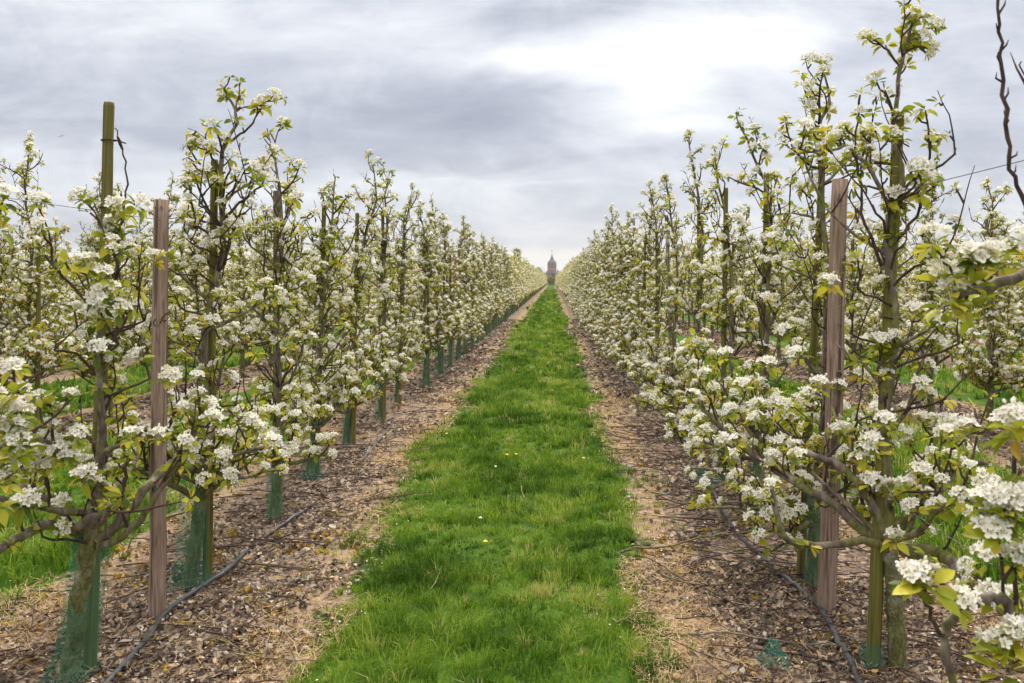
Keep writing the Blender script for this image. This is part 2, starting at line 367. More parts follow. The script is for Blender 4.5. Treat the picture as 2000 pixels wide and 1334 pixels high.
def umbel(lod, seed):
    rg = np.random.default_rng(seed); parts = []
    nf = int(rg.integers(8, 12)) if lod < 2 else int(rg.integers(4, 6)); Rr = .028; op = (.75, .6, .1, .7, .35, .8, .0)[seed % 7]
    for k in range(nf):
        th = math.sqrt((k+.5)/nf)*1.25+rg.uniform(-.1, .1); ph = k*2.4+rg.uniform(-.3, .3)
        d = np.array([math.sin(th)*math.cos(ph), math.sin(th)*math.sin(ph), math.cos(th)])
        pos = d*Rr*rg.uniform(.85, 1.15)*np.array([1.15,1.15,.8])+np.array([0,0,.022])
        T = flower(lod, rg, rg.uniform(op, 1)); Rm = frames((d+rg.normal(0, .25, 3)+[0,0,.3])[None], np.array([rg.uniform(0, 6)]))[0]*rg.uniform(.85, 1.12)*(1.3 if lod == 2 else 1)
        parts.append((T[0]@Rm.T+pos, T[1], T[2]))
        if lod == 0:   # pedicel
            side = np.cross(d, [0,0,1.]); side = side/(np.linalg.norm(side)+1e-6)*.0009
            b = np.array([0,0,.0]); parts.append((np.array([b-side, b+side, pos+side, pos-side]), [(np.array([[0,1,2,3]]), 1)], .5))
    if lod == 0:
        for k in range(int(rg.integers(0, 4))):    # unopened buds
            th = rg.uniform(.3, 1.3); ph = rg.uniform(0, 6.3); d = np.array([math.sin(th)*math.cos(ph), math.sin(th)*math.sin(ph), math.cos(th)])
            mb = MB(); tube(mb, [d*.038+[0,0,.022], d*.042+[0,0,.022], d*.047+[0,0,.022], d*.05+[0,0,.022]], [.001,.0045,.004,.0008], 5, cap=False)
            parts.append((mb.v[0], [(mb.f[0][0], 0)], .45))
    return cat_T(parts)
def leaf(lod, L, wd, droop, fold=.3):
    if lod == 0:
        st = np.array([0, .12, .35, .65, .88, 1.0]); ww = np.array([.03, .10, .42, .5, .24, .01])*wd
        x = st*L; z = -droop*L*st**2
        V = []
        for i in range(6):
            V += [[x[i], ww[i]*L, z[i]+fold*ww[i]*L], [x[i], 0, z[i]], [x[i], -ww[i]*L, z[i]+fold*ww[i]*L]]
        f = [[3*i+j, 3*i+3+j, 3*i+4+j, 3*i+1+j] for i in range(5) for j in (0, 1)]
        return np.array(V), np.array(f)
    if lod == 1:
        V = np.array([[0,0,0],[.5,.5*wd,-.2*droop],[1,0,-droop],[.5,-.5*wd,-.2*droop+.1*wd]])*L
        return V, np.array([[0,3,2,1]])
    V = np.array([[0,0,0],[.5,.6*wd,-.2*droop],[1,0,-droop],[.5,-.6*wd,-.2*droop]])*L
    return V, np.array([[0,3,2,1]])
def rosette(lod, seed, young=False):
    rg = np.random.default_rng(seed+500); parts = []
    n = int(rg.integers(6, 10)) if not young else int(rg.integers(3, 6))
    if lod == 2: n = 5
    for k in range(n):
        L = rg.uniform(.032, .062)*(1.35 if lod == 2 else 1); wd = rg.uniform(.36, .54); el = rg.uniform(-.75, .75)
        if young: L *= .75; wd *= .55; el = rg.uniform(.5, 1.3)
        V, f = leaf(lod, L, wd, rg.uniform(.0, .55), rg.uniform(.1, .6))
        V = V+[.008, 0, 0]
        roll = rg.uniform(-.6, .6); c, s_ = math.cos(roll), math.sin(roll); V = V@np.array([[1,0,0],[0,c,s_],[0,-s_,c]])
        c, s_ = math.cos(el), math.sin(el); V = V@np.array([[c,0,s_],[0,1,0],[-s_,0,c]])
        a = 2.4*k+rg.uniform(-.5, .5); c, s_ = math.cos(a), math.sin(a); V = V@np.array([[c,s_,0],[-s_,c,0],[0,0,1]])
        tt = rg.beta(2, 3)*.85 if rg.random() > .11 else rg.uniform(.75, 1)
        parts.append((V, [(f, 0)], tt))
    return cat_T(parts)
UMB = [[umbel(l, 10*l+i) for i in range(7 if l == 0 else 5)] for l in range(3)]
ROS = [[rosette(l, 10*l+i) for i in range(8 if l == 0 else 6)] for l in range(3)]
YNG = [[rosette(l, 40+10*l+i, True) for i in range(5)] for l in range(3)]

# ------------------------------------------------------------------ pear tree
class Tree:
    def __init__(s, seed, lod, base=(0,0,0)):
        s.r = np.random.default_rng(seed); s.lod = lod; s.base = np.array(base, float)
        s.trunk = []; s.br = []; s.cl = []          # cl: (pos, dir, kind, scale)
    def path(s, p, d, L, up, jit, step=.07):
        n = max(3, int(L/step)); d = np.array(d, float); d /= np.linalg.norm(d); pts = [np.array(p, float)]
        for i in range(n):
            d = d+s.r.normal(0, jit, 3)+np.array([0, 0, up*step/.07]); d /= np.linalg.norm(d)
            pts.append(pts[-1]+d*L/n)
        return np.array(pts)
    def spurs(s, pts, gap, frac=.12, bl=.78, thorn=False, lo=.02, hi=.075):
        seg = np.linalg.norm(np.diff(pts, axis=0), axis=1); cum = np.concatenate([[0], np.cumsum(seg)]); L = cum[-1]
        q = L*frac+s.r.uniform(0, gap)
        while q < L:
            i = min(np.searchsorted(cum, q)-1, len(seg)-1); i = max(i, 0); f = (q-cum[i])/seg[i]
            p = pts[i]*(1-f)+pts[i+1]*f; t = (pts[i+1]-pts[i])/seg[i]
            d = s.r.normal(0, 1, 3); d -= t*d.dot(t); d /= np.linalg.norm(d)+1e-9; d = d+t*.3+np.array([0,0,.55]); d /= np.linalg.norm(d)
            ln = s.r.uniform(lo, hi)
            m_ = p+d*ln*.5+s.r.normal(0, .006, 3); e = m_+(d+np.array([0,0,.5]))*ln*.4
            s.br.append((np.array([p, m_, e]), [.005, .004, .0042] if not thorn else [.0032, .0024, .0008], 1))
            if not thorn:
                dd = d+np.array([0,0,.9]); s.cluster(e, dd, bl)
            q += gap*s.r.uniform(.55, 1.5)
    def cluster(s, p, d, bl=.78, sc_=None):
        x = s.r.random(); bl = bl*(.74 if s.lod == 0 else .62); k = 0 if x < bl else (1 if x < bl+.5*(1-bl) else 2)
        s.cl.append((p, d, k, s.r.uniform(.62, 1.12) if sc_ is None else sc_))
    def limb(s, pts, r0, r1, shoots=True, gap=.085, bl=.78, shl=(.15, .45), shg=.16, level=0, thorn=False, lo=.02, hi=.075):
        pts = np.asarray(pts, float); k = len(pts)
        rad = .84*(r0+(r1-r0)*np.linspace(0, 1, k))
        rad = rad*(1+s.r.normal(0, .06, k)); s.br.append((pts, rad, 0))
        s.spurs(pts, gap, .15 if level else .25, bl, thorn, lo, hi)
        s.cluster(pts[-1], pts[-1]-pts[-2]+[0,0,.03], bl) if not thorn else None
        if shoots and level < 2:
            L = np.linalg.norm(np.diff(pts, axis=0), axis=1).sum(); q = L*.25
            while q < L:
                f = q/L*(k-1); i = min(int(f), k-2); p = pts[i]*(1-(f-i))+pts[i+1]*(f-i); t = pts[i+1]-pts[i]; t /= np.linalg.norm(t)
                d = s.r.normal(0, .55, 3)+t*.35+np.array([0,0,1.0])
                ln = s.r.uniform(*shl); r_ = min(.008, r1*.9+.001)
                s.limb(s.path(p, d, ln, .10, .16, .05), r_, .0035, ln > .28, gap*1.0, bl, (.08, .2), .14, level+1)
                q += shg*s.r.uniform(.6, 1.5)
    def smooth(s, pts, n=4):
        """denser, slightly gnarled line through given points"""
        p = np.asarray(pts, float); k = len(p); out = []
        for i in range(k-1):
            a = p[max(i-1, 0)]; b = p[i]; c = p[i+1]; d = p[min(i+2, k-1)]
            for j in range(n):
                t = j/n; out.append(.5*((2*b)+(-a+c)*t+(2*a-5*b+4*c-d)*t*t+(-a+3*b-3*c+d)*t**3))
        out.append(p[-1]); out = np.array(out); out[1:-1] += s.r.normal(0, .0035, (len(out)-2, 3)); return out
    def auto(s, height=2.6, lean=0, low=True, side=None, n_low=6, n_mid=11, leader=None, dens=1.0, trunk=True, fork=.62, whips=14, skirt=0):
        r = s.r
        if trunk:
            fz = fork+r.uniform(-.05, .05); tp = s.smooth([[0,0,-.03],[r.normal(0,.012),r.normal(0,.02),.2],[lean*.5+r.normal(0,.015),r.normal(0,.02),.42],[lean,0,fz]], 3)
            s.trunk.append((tp, np.linspace(.040, .033, len(tp))*(1+.14*np.exp(-np.linspace(0,8,len(tp)))), 0))
            f = tp[-1]
        else: f = np.array(leader[0])
        if leader is None:
            z = np.linspace(f[2]-.02, height, 11); xy = np.cumsum(r.normal(0, .022, (11, 2)), 0)*np.linspace(.4, 1.3, 11)[:, None]
            lp = np.column_stack([f[0]+xy[:, 0]-xy[0, 0], f[1]+.03*np.minimum(np.arange(11), 2)+xy[:, 1]-xy[0, 1], z]); lp[0] = f-[0,0,.03]
            lp = s.smooth(lp, 3)
        else: lp = s.smooth(leader, 3)
        k = len(lp); rad = np.interp(np.linspace(0, 1, k), [0, .1, .6, 1], [.026, .020, .013, .0045])*(1+r.normal(0, .05, k))
        s.br.append((lp, rad, 0)); s.lead = lp
        s.spurs(lp, .085/dens, .1, .62)
        for q in range(3): s.cluster(lp[-1-q], r.normal(0, .5, 3)+[0,0,1.], .45)
        def lead_at(z):
            i = int(np.argmin(abs(lp[:, 2]-z))); return lp[i]
        if low:
            for i in range(n_low):
                a = (i/n_low)*2*PI+r.uniform(-.4, .4)
                if side is not None: a = side+r.uniform(-1.2, 1.2)
                dx_, dy_ = math.cos(a)*.55, math.sin(a)
                p = f+np.array([0, 0, r.uniform(-.10, .12)]); L = r.uniform(.45, .8)*(.62+.38*abs(math.sin(a)))
                s.limb(s.path(p, [dx_, dy_, r.uniform(.15, .55)], L, .03, .12), r.uniform(.016, .024), .009, True, .095/dens, .82, (.12, .36), .15/dens)
        for i in range(5 if skirt else 0):     # low limbs over the bare strip
            p = f+np.array([0, 0, r.uniform(-.14, .0)])
            s.limb(s.path(p, [skirt, r.uniform(-.9, .9), r.uniform(-.05, .25)], r.uniform(.42, .68), -.005, .11), .017, .008, True, .09, .9, (.08, .22), .15)
        for i in range(n_mid):
            z = .85+(height-1.15)*((i+.5)/n_mid)**.9; a = i*2.4+r.uniform(-.5, .5)
            if side is not None: a = side+r.uniform(-1.3, 1.3)
            fz_ = 1-.5*(z-.8)/(height-.8)
            L = r.uniform(.32, .62)*fz_*(.7+.3*abs(math.sin(a)))
            s.limb(s.path(lead_at(z), [math.cos(a)*.8, math.sin(a), r.uniform(.3, .9)], L, .07, .17), .011*fz_+.003, .005, z < 2.0, .09/dens, .76, (.10, .26), .17/dens)
        for i in range(whips):      # thin bare shoots
            z = r.uniform(.6, height*.84); a = r.uniform(0, 6.28); q = r.uniform(.02, .35)*(1.1-.4*z/height)
            p = lead_at(z)+np.array([math.cos(a)*q*.7, math.sin(a)*q, r.uniform(-.05, .05)])
            P = s.path(p, [r.normal(0, .45), r.normal(0, .6), 1], r.uniform(.14, .42), .06, .12, .05)
            s.br.append((P, np.linspace(.0042, .0016, len(P)), 1)); s.spurs(P, .11, .2, .25)
            P2 = s.smooth([lead_at(z-.10), lead_at(z-.06)*.5+p*.5, p, P[1]], 2)[:-1]; s.br.append((P2, np.linspace(.0065, .0042, len(P2)), 1))
        for i in range(2):
            p = lp[int(k*r.uniform(.78, .9))]
            s.limb(s.path(p, [r.normal(0,.6), r.normal(0,.6), 1], r.uniform(.15, .32), .05, .2, .05), .006, .003, False, .08, .6)
    def meshes(s):
        l = s.lod; out = {}
        ns = (9, 6, 4)[l]
        if s.trunk:
            mb = MB()
            for p, r_, _ in s.trunk: tube(mb, p, r_, 16 if l == 0 else (8 if l == 1 else 5), 0, .9, lump=.02, rng=s.r)
            out['trunk'] = (mb, ['trunk'])
        mb = MB()
        for p, r_, kind in s.br:
            if l == 2 and kind == 1: continue
            if l == 2 and len(p) > 5: p = p[::3]; r_ = np.asarray(r_)[::3]
            if len(p) < 2: continue
            r_ = np.asarray(r_, float); big = r_.max() > .009
            tube(mb, p, r_*(1 if l < 2 else 1.1), ns if big else (5, 4, 3)[l], 0 if big else 1, .3 if kind == 0 else .6, cap=True, lump=.05 if (l == 0 and big) else 0, rng=s.r)
        out['branches'] = (mb, ['bark', 'twig'])
        P = np.array([c[0] for c in s.cl]); D = np.array([c[1] for c in s.cl]); K = np.array([c[2] for c in s.cl]); S = np.array([c[3] for c in s.cl])
        if l == 2: S = S*1.15
        D = D/np.linalg.norm(D, axis=1)[:, None]+s.r.normal(0, .18, D.shape)
        Rm = frames(D, s.r.uniform(0, 6.28, len(P)))*S[:, None, None]
        vi = s.r.integers(0, 1000, len(P)); dt = s.r.normal(0, .10, len(P))
        mb = MB(); ml = MB()
        for i, T in enumerate(UMB[l]):
            q = (K == 0) & (vi % len(UMB[l]) == i); mb.place(T, Rm[q], P[q], s.r.normal(-.03, .06, q.sum()))
        for i, T in enumerate(ROS[l]):
            q = (K <= 1) & (vi//7 % len(ROS[l]) == i); ml.place(T, Rm[q], P[q], dt[q])
        for i, T in enumerate(YNG[l]):
            q = (K == 2) & (vi % 5 == i); ml.place(T, Rm[q], P[q], dt[q])
        out['leaves'] = (ml, ['leaf']); out['blossom'] = (mb, ['petal', 'center', 'anther'])
        return out
def link_tree(tr, root):
    for nm, (mb, mats) in tr.meshes().items(): mb.build(nm, mats, root)

ORD = 'first second third fourth fifth sixth seventh eighth ninth tenth eleventh twelfth thirteenth fourteenth fifteenth sixteenth seventeenth eighteenth'.split()
YS = [3.18, 4.14, 5.33, 6.43, 7.78, 9.15, 10.5, 11.9, 13.3]
while YS[-1] < 246: YS.append(YS[-1]+1.32)
XL = lambda k: -1.88-ROWS*k
XR = lambda k: 1.37+ROWS*k
rnd = random.Random(7)

# shared variants for repeats
def variant(seed, lod, **kw):
    t = Tree(seed, lod); t.auto(**kw)
    return {nm: mb.mesh('pear_tree_'+nm, mats) for nm, (mb, mats) in t.meshes().items()}
VM = [variant(100+i, 1, height=2.74+.10*(i % 4), n_mid=23, n_low=10, dens=1.62, fork=.50, whips=26) for i in range(7)]
VR = [variant(130+i, 1, height=2.74+.10*(i % 4), n_mid=22, n_low=8, dens=1.55, fork=.52, whips=20, skirt=-1) for i in range(6)]
VL = [variant(200+i, 2, height=2.74+.09*(i % 4), n_mid=20, n_low=9, dens=1.5, fork=.55, whips=10) for i in range(5)]
def put_variant(V, loc, rz, s_, **kw):
    root = empty('pear_tree', loc, rz, **kw); root.scale = (s_, s_, s_)
    for nm, me in V.items():
        o = bpy.data.objects.new(nm, me); COL.objects.link(o); o.parent = root
    return root

# ------------------------------------------------------------------ ground
gm = MB(); gs = 4000
gm.add([(-gs,-200,0),(gs,-200,0),(gs,gs*2,0),(-gs,gs*2,0)], np.array([[0,1,2,3]]), smooth=False)
tag(gm.build('ground', ['ground']), kind='structure')

def fold(x): return np.abs(((x-1.37)/ROWS+.5) % 1-.5)*ROWS
def half(x, y=9.): return np.where(x > 0, .80, .70)+np.where(x > 0, .09, .17)*np.clip((5.6-y)/2.4, 0, 1)*(np.abs(x) < 1.8)
_wx = np.random.default_rng(3).uniform(0, 6.28, (14, 3)); _wk = np.random.default_rng(4).normal(0, 1, (14, 2))
def lump(x, y, sc_):
    """smooth pseudo-noise about -1..1"""
    o = 0
    for i in range(14): o = o+np.sin(x*_wk[i, 0]*sc_+y*_wk[i, 1]*sc_+_wx[i, 0])
    return o/3.2
def in_view(x, y, m=.06): return (x/y > -CX/F-m) & (x/y < (2000-CX)/F+m)

# ------------------------------------------------------------------ grass blades
def grass(name, y0, y1, dens, hgt, wid, seed, xr=(-30, 30), tuft=14, blades=True):
    rg = np.random.default_rng(seed); A = []
    xa, xb = max(xr[0], -y1*.75), min(xr[1], y1*.65)
    n = int((xb-xa)*(y1-y0)*dens/tuft)
    x = rg.uniform(xa, xb, n); y = rg.uniform(y0, y1, n)
    edge = fold(x)-half(x, y)-.13*lump(x, y, 2.2)-.06*lump(y, x, 9)
    keep = in_view(x, y) & ((edge > 0) | ((edge > -.25) & (rg.random(n) < .10)) | (rg.random(n) < .006))
    keep &= rg.random(n) < np.clip(.88+.3*lump(x, y, 5), .5, 1)
    x, y = x[keep], y[keep]; edge = edge[keep]
    th = (1+.26*lump(x, y, 3.1)+.32*lump(y, x, 11)+rg.normal(0, .22, len(x)))*hgt*np.clip(.6+edge*2.2, .45, 1.05)*np.clip(1.25-.0*x, 0, 2)
    big = rg.random(len(x)) < .06; th = np.where(big, th*1.55, th); th = np.clip(th, .02, .2)
    tt = np.clip(.39+.10*lump(x, y, 1.7)+.17*lump(y, x, 7)+.13*lump(x, y, 17)+rg.normal(0, .15, len(x)), .05, .9)
    tt = np.where(rg.random(len(x)) < np.clip(.02+.10*(edge < .08), 0, 1), rg.uniform(.8, 1, len(x)), tt)
    X = np.repeat(x, tuft); Y = np.repeat(y, tuft); TH = np.repeat(th, tuft); TT = np.repeat(tt, tuft); N_ = len(X)
    a = rg.uniform(0, 6.283, N_); rr = np.abs(rg.normal(0, .030, N_))*np.clip(TH/.09, .7, 1.8)
    bx, by = X+rr*np.cos(a), Y+rr*np.sin(a)
    a2 = a+rg.normal(0, .5, N_)+.0; L = TH*rg.uniform(.55, 1.15, N_); ln = rg.uniform(.15, .95, N_)
    W_ = wid*rg.uniform(.7, 1.3, N_); pa = rg.uniform(0, 6.283, N_)
    sx, sy = np.cos(pa)*W_/2, np.sin(pa)*W_/2
    cx, cy = np.cos(a2)*ln*L, np.sin(a2)*ln*L
    hz = L*np.sqrt(np.clip(1-(ln*.75)**2, .1, 1))
    V = np.empty((N_, 6, 3))
    V[:, 0] = np.stack([bx-sx, by-sy, np.full(N_, -.004)], -1); V[:, 1] = np.stack([bx+sx, by+sy, np.full(N_, -.004)], -1)
    V[:, 2] = np.stack([bx+.32*cx-sx*.85, by+.32*cy-sy*.85, .58*hz], -1); V[:, 3] = np.stack([bx+.32*cx+sx*.85, by+.32*cy+sy*.85, .58*hz], -1)
    V[:, 4] = np.stack([bx+cx-sx*.12, by+cy-sy*.12, hz*(1-.3*ln)], -1); V[:, 5] = np.stack([bx+cx+sx*.12, by+cy+sy*.12, hz*(1-.3*ln)], -1)
    f = np.array([[0,1,3,2],[2,3,5,4]])[None]+(np.arange(N_)*6)[:, None, None]
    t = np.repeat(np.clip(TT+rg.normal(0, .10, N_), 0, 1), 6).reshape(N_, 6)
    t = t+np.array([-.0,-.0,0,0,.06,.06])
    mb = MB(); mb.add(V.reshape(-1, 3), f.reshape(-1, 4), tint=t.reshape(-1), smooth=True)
    return mb, N_
tot = 0; gall = MB()
for a in ((2.4, 4.5, 9500, .050, .0038, 1, (-1.6, 1.1)), (4.5, 7.5, 6400, .050, .0050, 2, (-1.6, 1.1)), (7.5, 13, 3600, .056, .008, 3, (-1.6, 1.1)),
          (13, 26, 1500, .06, .014, 4, (-1.6, 1.1)), (26, 60, 360, .08, .03, 5, (-1.6, 1.1)), (60, 130, 60, .09, .06, 9, (-1.6, 1.1)),
          (3.2, 8, 2600, .085, .0075, 6, (-8, -2.2)), (3.2, 8, 2600, .085, .0075, 7, (1.9, 6)), (8, 18, 500, .09, .016, 8, (-12, -2.2)), (8, 18, 500, .09, .016, 10, (1.9, 11))):
    y0, y1, dn, hg, wd, sd_, xr = a
    mb, n_ = grass('grass', y0, y1, dn, hg, wd, sd_, xr); tot += n_
    gall.v += mb.v; gall.t += mb.t; gall.f += [(f+gall.n, m_, s_) for f, m_, s_ in mb.f]; gall.n += mb.n
tag(gall.build('grass', ['grass']), kind='stuff'); print('grass blades', tot)

# ------------------------------------------------------------------ leaf litter, straw, moss, small twigs on the bare strips
def strip_pts(rg, n, y0, y1, margin=0., side=None):
    x = rg.uniform(-y1*.75, y1*.65, n) if side is None else rg.uniform(side[0], side[1], n); y = rg.uniform(y0, y1, n)**1.0
    e = half(x, y)+.13*lump(x, y, 2.2)-fold(x)
    k = in_view(x, y) & (e > margin); return x[k], y[k], e[k]
def litter():
    rg = np.random.default_rng(11); mb = MB(); T = []
    for i in range(10):
        L = rg.uniform(.018, .042); w_ = L*rg.uniform(.5, .85); c = rg.uniform(-.4, .9)
        V = np.array([[-.5*L,0,0],[-.15*L,.5*w_,c*.35*w_],[.3*L,.4*w_,c*.4*w_],[.55*L,0,rg.uniform(0,.012)],[.2*L,-.45*w_,c*.5*w_],[-.2*L,-.5*w_,c*.2*w_],[0,0,rg.uniform(0,.004)]])
        V[:, :2] *= 1+rg.normal(0, .12, (7, 2))
        T.append((V, [(np.array([[0,6,2,1],[0,5,4,6]]), 0), (np.array([[6,3,2],[6,4,3]]), 0)], rg.normal(0, .05, 7)))
    for y0, y1, n, s_ in ((2.2, 4.5, 60000, 1.0), (4.5, 8, 60000, 1.15), (8, 16, 60000, 1.9), (16, 32, 40000, 3.0)):
        x, y, e = strip_pts(rg, n, y0, y1, -.08 if y0 < 8 else 0, side=(-5.9, 5.4) if y0 >= 4 else (-3.0, 2.8))
        k = rg.random(len(x)) < np.clip(.62+.5*lump(x, y, 4), .12, 1)*np.clip(.35+2.2*e, .25, 1)
        x, y = x[k], y[k]; N_ = len(x); print('litter', N_)
        D = np.stack([rg.normal(0, .42, N_), rg.normal(0, .42, N_), np.ones(N_)], -1)
        R = frames(D, rg.uniform(0, 6.28, N_))*(s_*rg.uniform(.6, 1.35, N_))[:, None, None]
        P = np.stack([x, y, rg.uniform(.004, .022, N_)], -1); tt = np.clip(.08+rg.beta(1.3, 1.5, N_)*.85, 0, 1); vi = rg.integers(0, 10, N_)
        tt = np.where(rg.random(N_) < .05, 1., tt)
        for i, t_ in enumerate(T): q = vi == i; mb.place(t_, R[q], P[q], tt[q], smooth=False)
    return mb
tag(litter().build('leaf_litter', ['deadleaf']), kind='stuff')
def straws():
    rg = np.random.default_rng(12); mb = MB()
    V = np.array([[-.5,-.5,0],[-.5,.5,0],[0,.5,.0],[0,-.5,0],[.5,.4,0],[.5,-.4,0]]); f = [(np.array([[0,3,2,1],[3,5,4,2]]), 0)]
    for y0, y1, n, wd in ((2.2, 5, 60000, .0024), (5, 11, 60000, .004)):
        x, y, e = strip_pts(rg, n, y0, y1, -.12, side=(-3.4, 3))
        k = rg.random(len(x)) < np.where(e < .34, 1.0, .16)*np.clip(.6+.7*lump(y, x, 2.3), .05, 1); x, y = x[k], y[k]; N_ = len(x); print('straw', N_)
        R = frames(np.stack([rg.normal(0, .25, N_), rg.normal(0, .25, N_), np.ones(N_)], -1), rg.uniform(0, 6.28, N_))
        L = rg.uniform(.03, .12, N_); S = np.stack([L, np.full(N_, wd), np.ones(N_)], -1)
        bend = rg.normal(0, .16, N_)
        VV = np.broadcast_to(V, (N_, 6, 3))*S[:, None]; VV = VV.copy(); VV[:, 4:, 1] += (bend*L)[:, None]; VV[:, :2, 1] += (bend*L)[:, None]
        VV = np.einsum('nij,nkj->nki', R, VV)+np.stack([x, y, rg.uniform(.012, .026, N_)], -1)[:, None]
        off = (np.arange(N_)*6)[:, None, None]
        mb.add(VV.reshape(-1, 3), [((f[0][0][None]+off).reshape(-1, 4), 0)], tint=np.repeat(rg.random(N_), 6))
    return mb
tag(straws().build('dry_straw', ['straw']), kind='stuff')
def mosses():
    rg = np.random.default_rng(13); mb = MB(); an = np.arange(10)*2*PI/10
    for y0, y1, n in ((2.3, 6, 420), (6, 12, 260)):
        x, y, e = strip_pts(rg, n, y0, y1, .0, side=(-3, 2.8))
        j = np.arange(7); an = j*2*PI/7
        for i in range(len(x)):
            m_ = int(rg.integers(4, 22)); sp = rg.uniform(.01, .04); t0 = rg.random()
            for _ in range(m_):
                r = rg.uniform(.004, .013); cx, cy = x[i]+rg.normal(0, sp*1.3), y[i]+rg.normal(0, sp); h = r*rg.uniform(.6, 1.1); rr = r*(1+rg.normal(0, .2, 7))
                V = np.concatenate([np.stack([cx+rr*np.cos(an), cy+rr*np.sin(an), np.full(7, .004)], -1), np.stack([cx+.6*rr*np.cos(an), cy+.6*rr*np.sin(an), .008+h*(1+rg.normal(0, .15, 7))], -1), [[cx, cy, .010+h*1.2]]])
                mb.add(V, [(np.stack([j, (j+1)%7, 7+(j+1)%7, 7+j], -1), 0), (np.stack([7+j, 7+(j+1)%7, np.full(7, 14)], -1), 0)], tint=np.clip(t0+rg.normal(0, .15), 0, 1))
    return mb
def petals():
    rg = np.random.default_rng(15); mb = MB(); T = (np.array([[-.5,0,0],[0,.4,.15],[.55,0,.05],[0,-.4,.15]])*.012, [(np.array([[0,3,2,1]]), 0)], .8)
    x, y, e = strip_pts(rg, 900, 2.3, 9, -.3, side=(-3, 2.8)); N_ = len(x)
    mb.place(T, frames(np.stack([rg.normal(0, .3, N_), rg.normal(0, .3, N_), np.ones(N_)], -1), rg.uniform(0, 6, N_)), np.stack([x, y, rg.uniform(.018, .035, N_)], -1)); return mb
tag(petals().build('fallen_petals', ['petal']), kind='stuff')
tag(mosses().build('moss_cushions', ['moss']), kind='stuff')
def twiglit():
    rg = np.random.default_rng(14); mb = MB(); T = Tree(5, 0)
    for y0, y1, n, sd_ in ((2.4, 9, 620, (.75, 2.0)), (2.4, 9, 240, (-2.5, -1.3)), (9, 18, 300, (-2.5, 2.1))):
        x, y, e = strip_pts(rg, n, y0, y1, .02, side=sd_)
        for i in range(len(x)):
            a = rg.normal(0, .75)+(PI if rg.random() < .5 else 0); L = rg.uniform(.08, .65); k = 7
            p = np.zeros((k, 3)); d = np.array([math.cos(a), math.sin(a)])
            for j in range(1, k):
                a += rg.normal(0, .16); p[j, :2] = p[j-1, :2]+np.array([math.cos(a), math.sin(a)])*L/k
            p[:, 0] += x[i]; p[:, 1] += y[i]; p[:, 2] = .016+np.abs(rg.normal(0, .009, k)).cumsum()*.5
            tube(mb, p, np.linspace(.0042, .002, k)*rg.uniform(.6, 1.3), 4, tint=.5)
    return mb
tag(twiglit().build('twig_litter', ['twig']), kind='stuff')

# notable cut branches
def cut_branch(pts, r0, label, seed, group=None, sub=True):
    T = Tree(seed, 0); P = T.smooth(pts, 4); mb = MB()
    tube(mb, P, np.linspace(r0, r0*.5, len(P)), 7, 0, .3, lump=.05, rng=T.r)
    o = mb.build('cut_branch', ['bark'])
    if sub:
        for i in range(3):
            j = int(len(P)*(.3+.2*i)); a = T.r.uniform(0, 6.28)
            q = T.path(P[j], [math.cos(a), math.sin(a)*.6, .12], T.r.uniform(.08, .2), -.02, .12, .04); q[:, 2] = np.maximum(q[:, 2], .012)
            m2 = MB(); tube(m2, q, np.linspace(r0*.5, .0016, len(q)), 5, 0); m2.build('side_twig', ['twig'], o)
    tag(o, label, 'branch', group); return o
def g(px, py, z=.015):
    Y = F*(EYE-z)/(py-CY); return np.array([(px-CX)*Y/F, Y, z])
cut_branch([g(1212,1080,.02), g(1240,1070,.06), g(1300,1068,.07), g(1370,1050,.05), g(1450,1040,.04), g(1520,1020,.03)], .008, 'long pale cut branch reaching from the right tree strip into the grass', 41)
cut_branch([g(1195,1210,.05), g(1215,1213,.06), g(1232,1200,.07)], .005, 'short reddish cut twig lying in the grass near the right edge of the path', 42, sub=False)
cut_branch([g(1018,950,.10), g(1022,968,.09), g(1030,985,.03)], .005, 'small brown twig standing up in the middle of the grass path', 43, sub=False)
cut_branch([g(825,1165), g(850,1140,.06), g(862,1105,.05)], .004, 'pale dry twig half sunk in grass left of the path centre', 44, sub=False)
cut_branch([g(1340,985,.03), g(1420,1010,.05), g(1500,1000,.06), g(1560,1030,.05)], .006, 'dark cut branch lying across the hose by the third right trunk', 45)
cut_branch([g(1330,1240,.03), g(1420,1235,.04), g(1540,1255,.04), g(1660,1262,.03)], .006, 'long straight brown cut branch lying across the right strip in the foreground', 46)
cut_branch([g(1290,1120,.03), g(1390,1145,.05), g(1500,1125,.05)], .005, 'thin cut branch on dead leaves left of the right grey post', 47)
cut_branch([g(450,985,.03), g(560,990,.03), g(680,1010,.03)], .004, 'thin dark twig lying across the left strip beyond the hose', 48)
cut_branch([g(430,1250,.03), g(520,1285,.03), g(620,1292,.03)], .004, 'thin dark twig on the left strip near the bottom of the picture', 49)

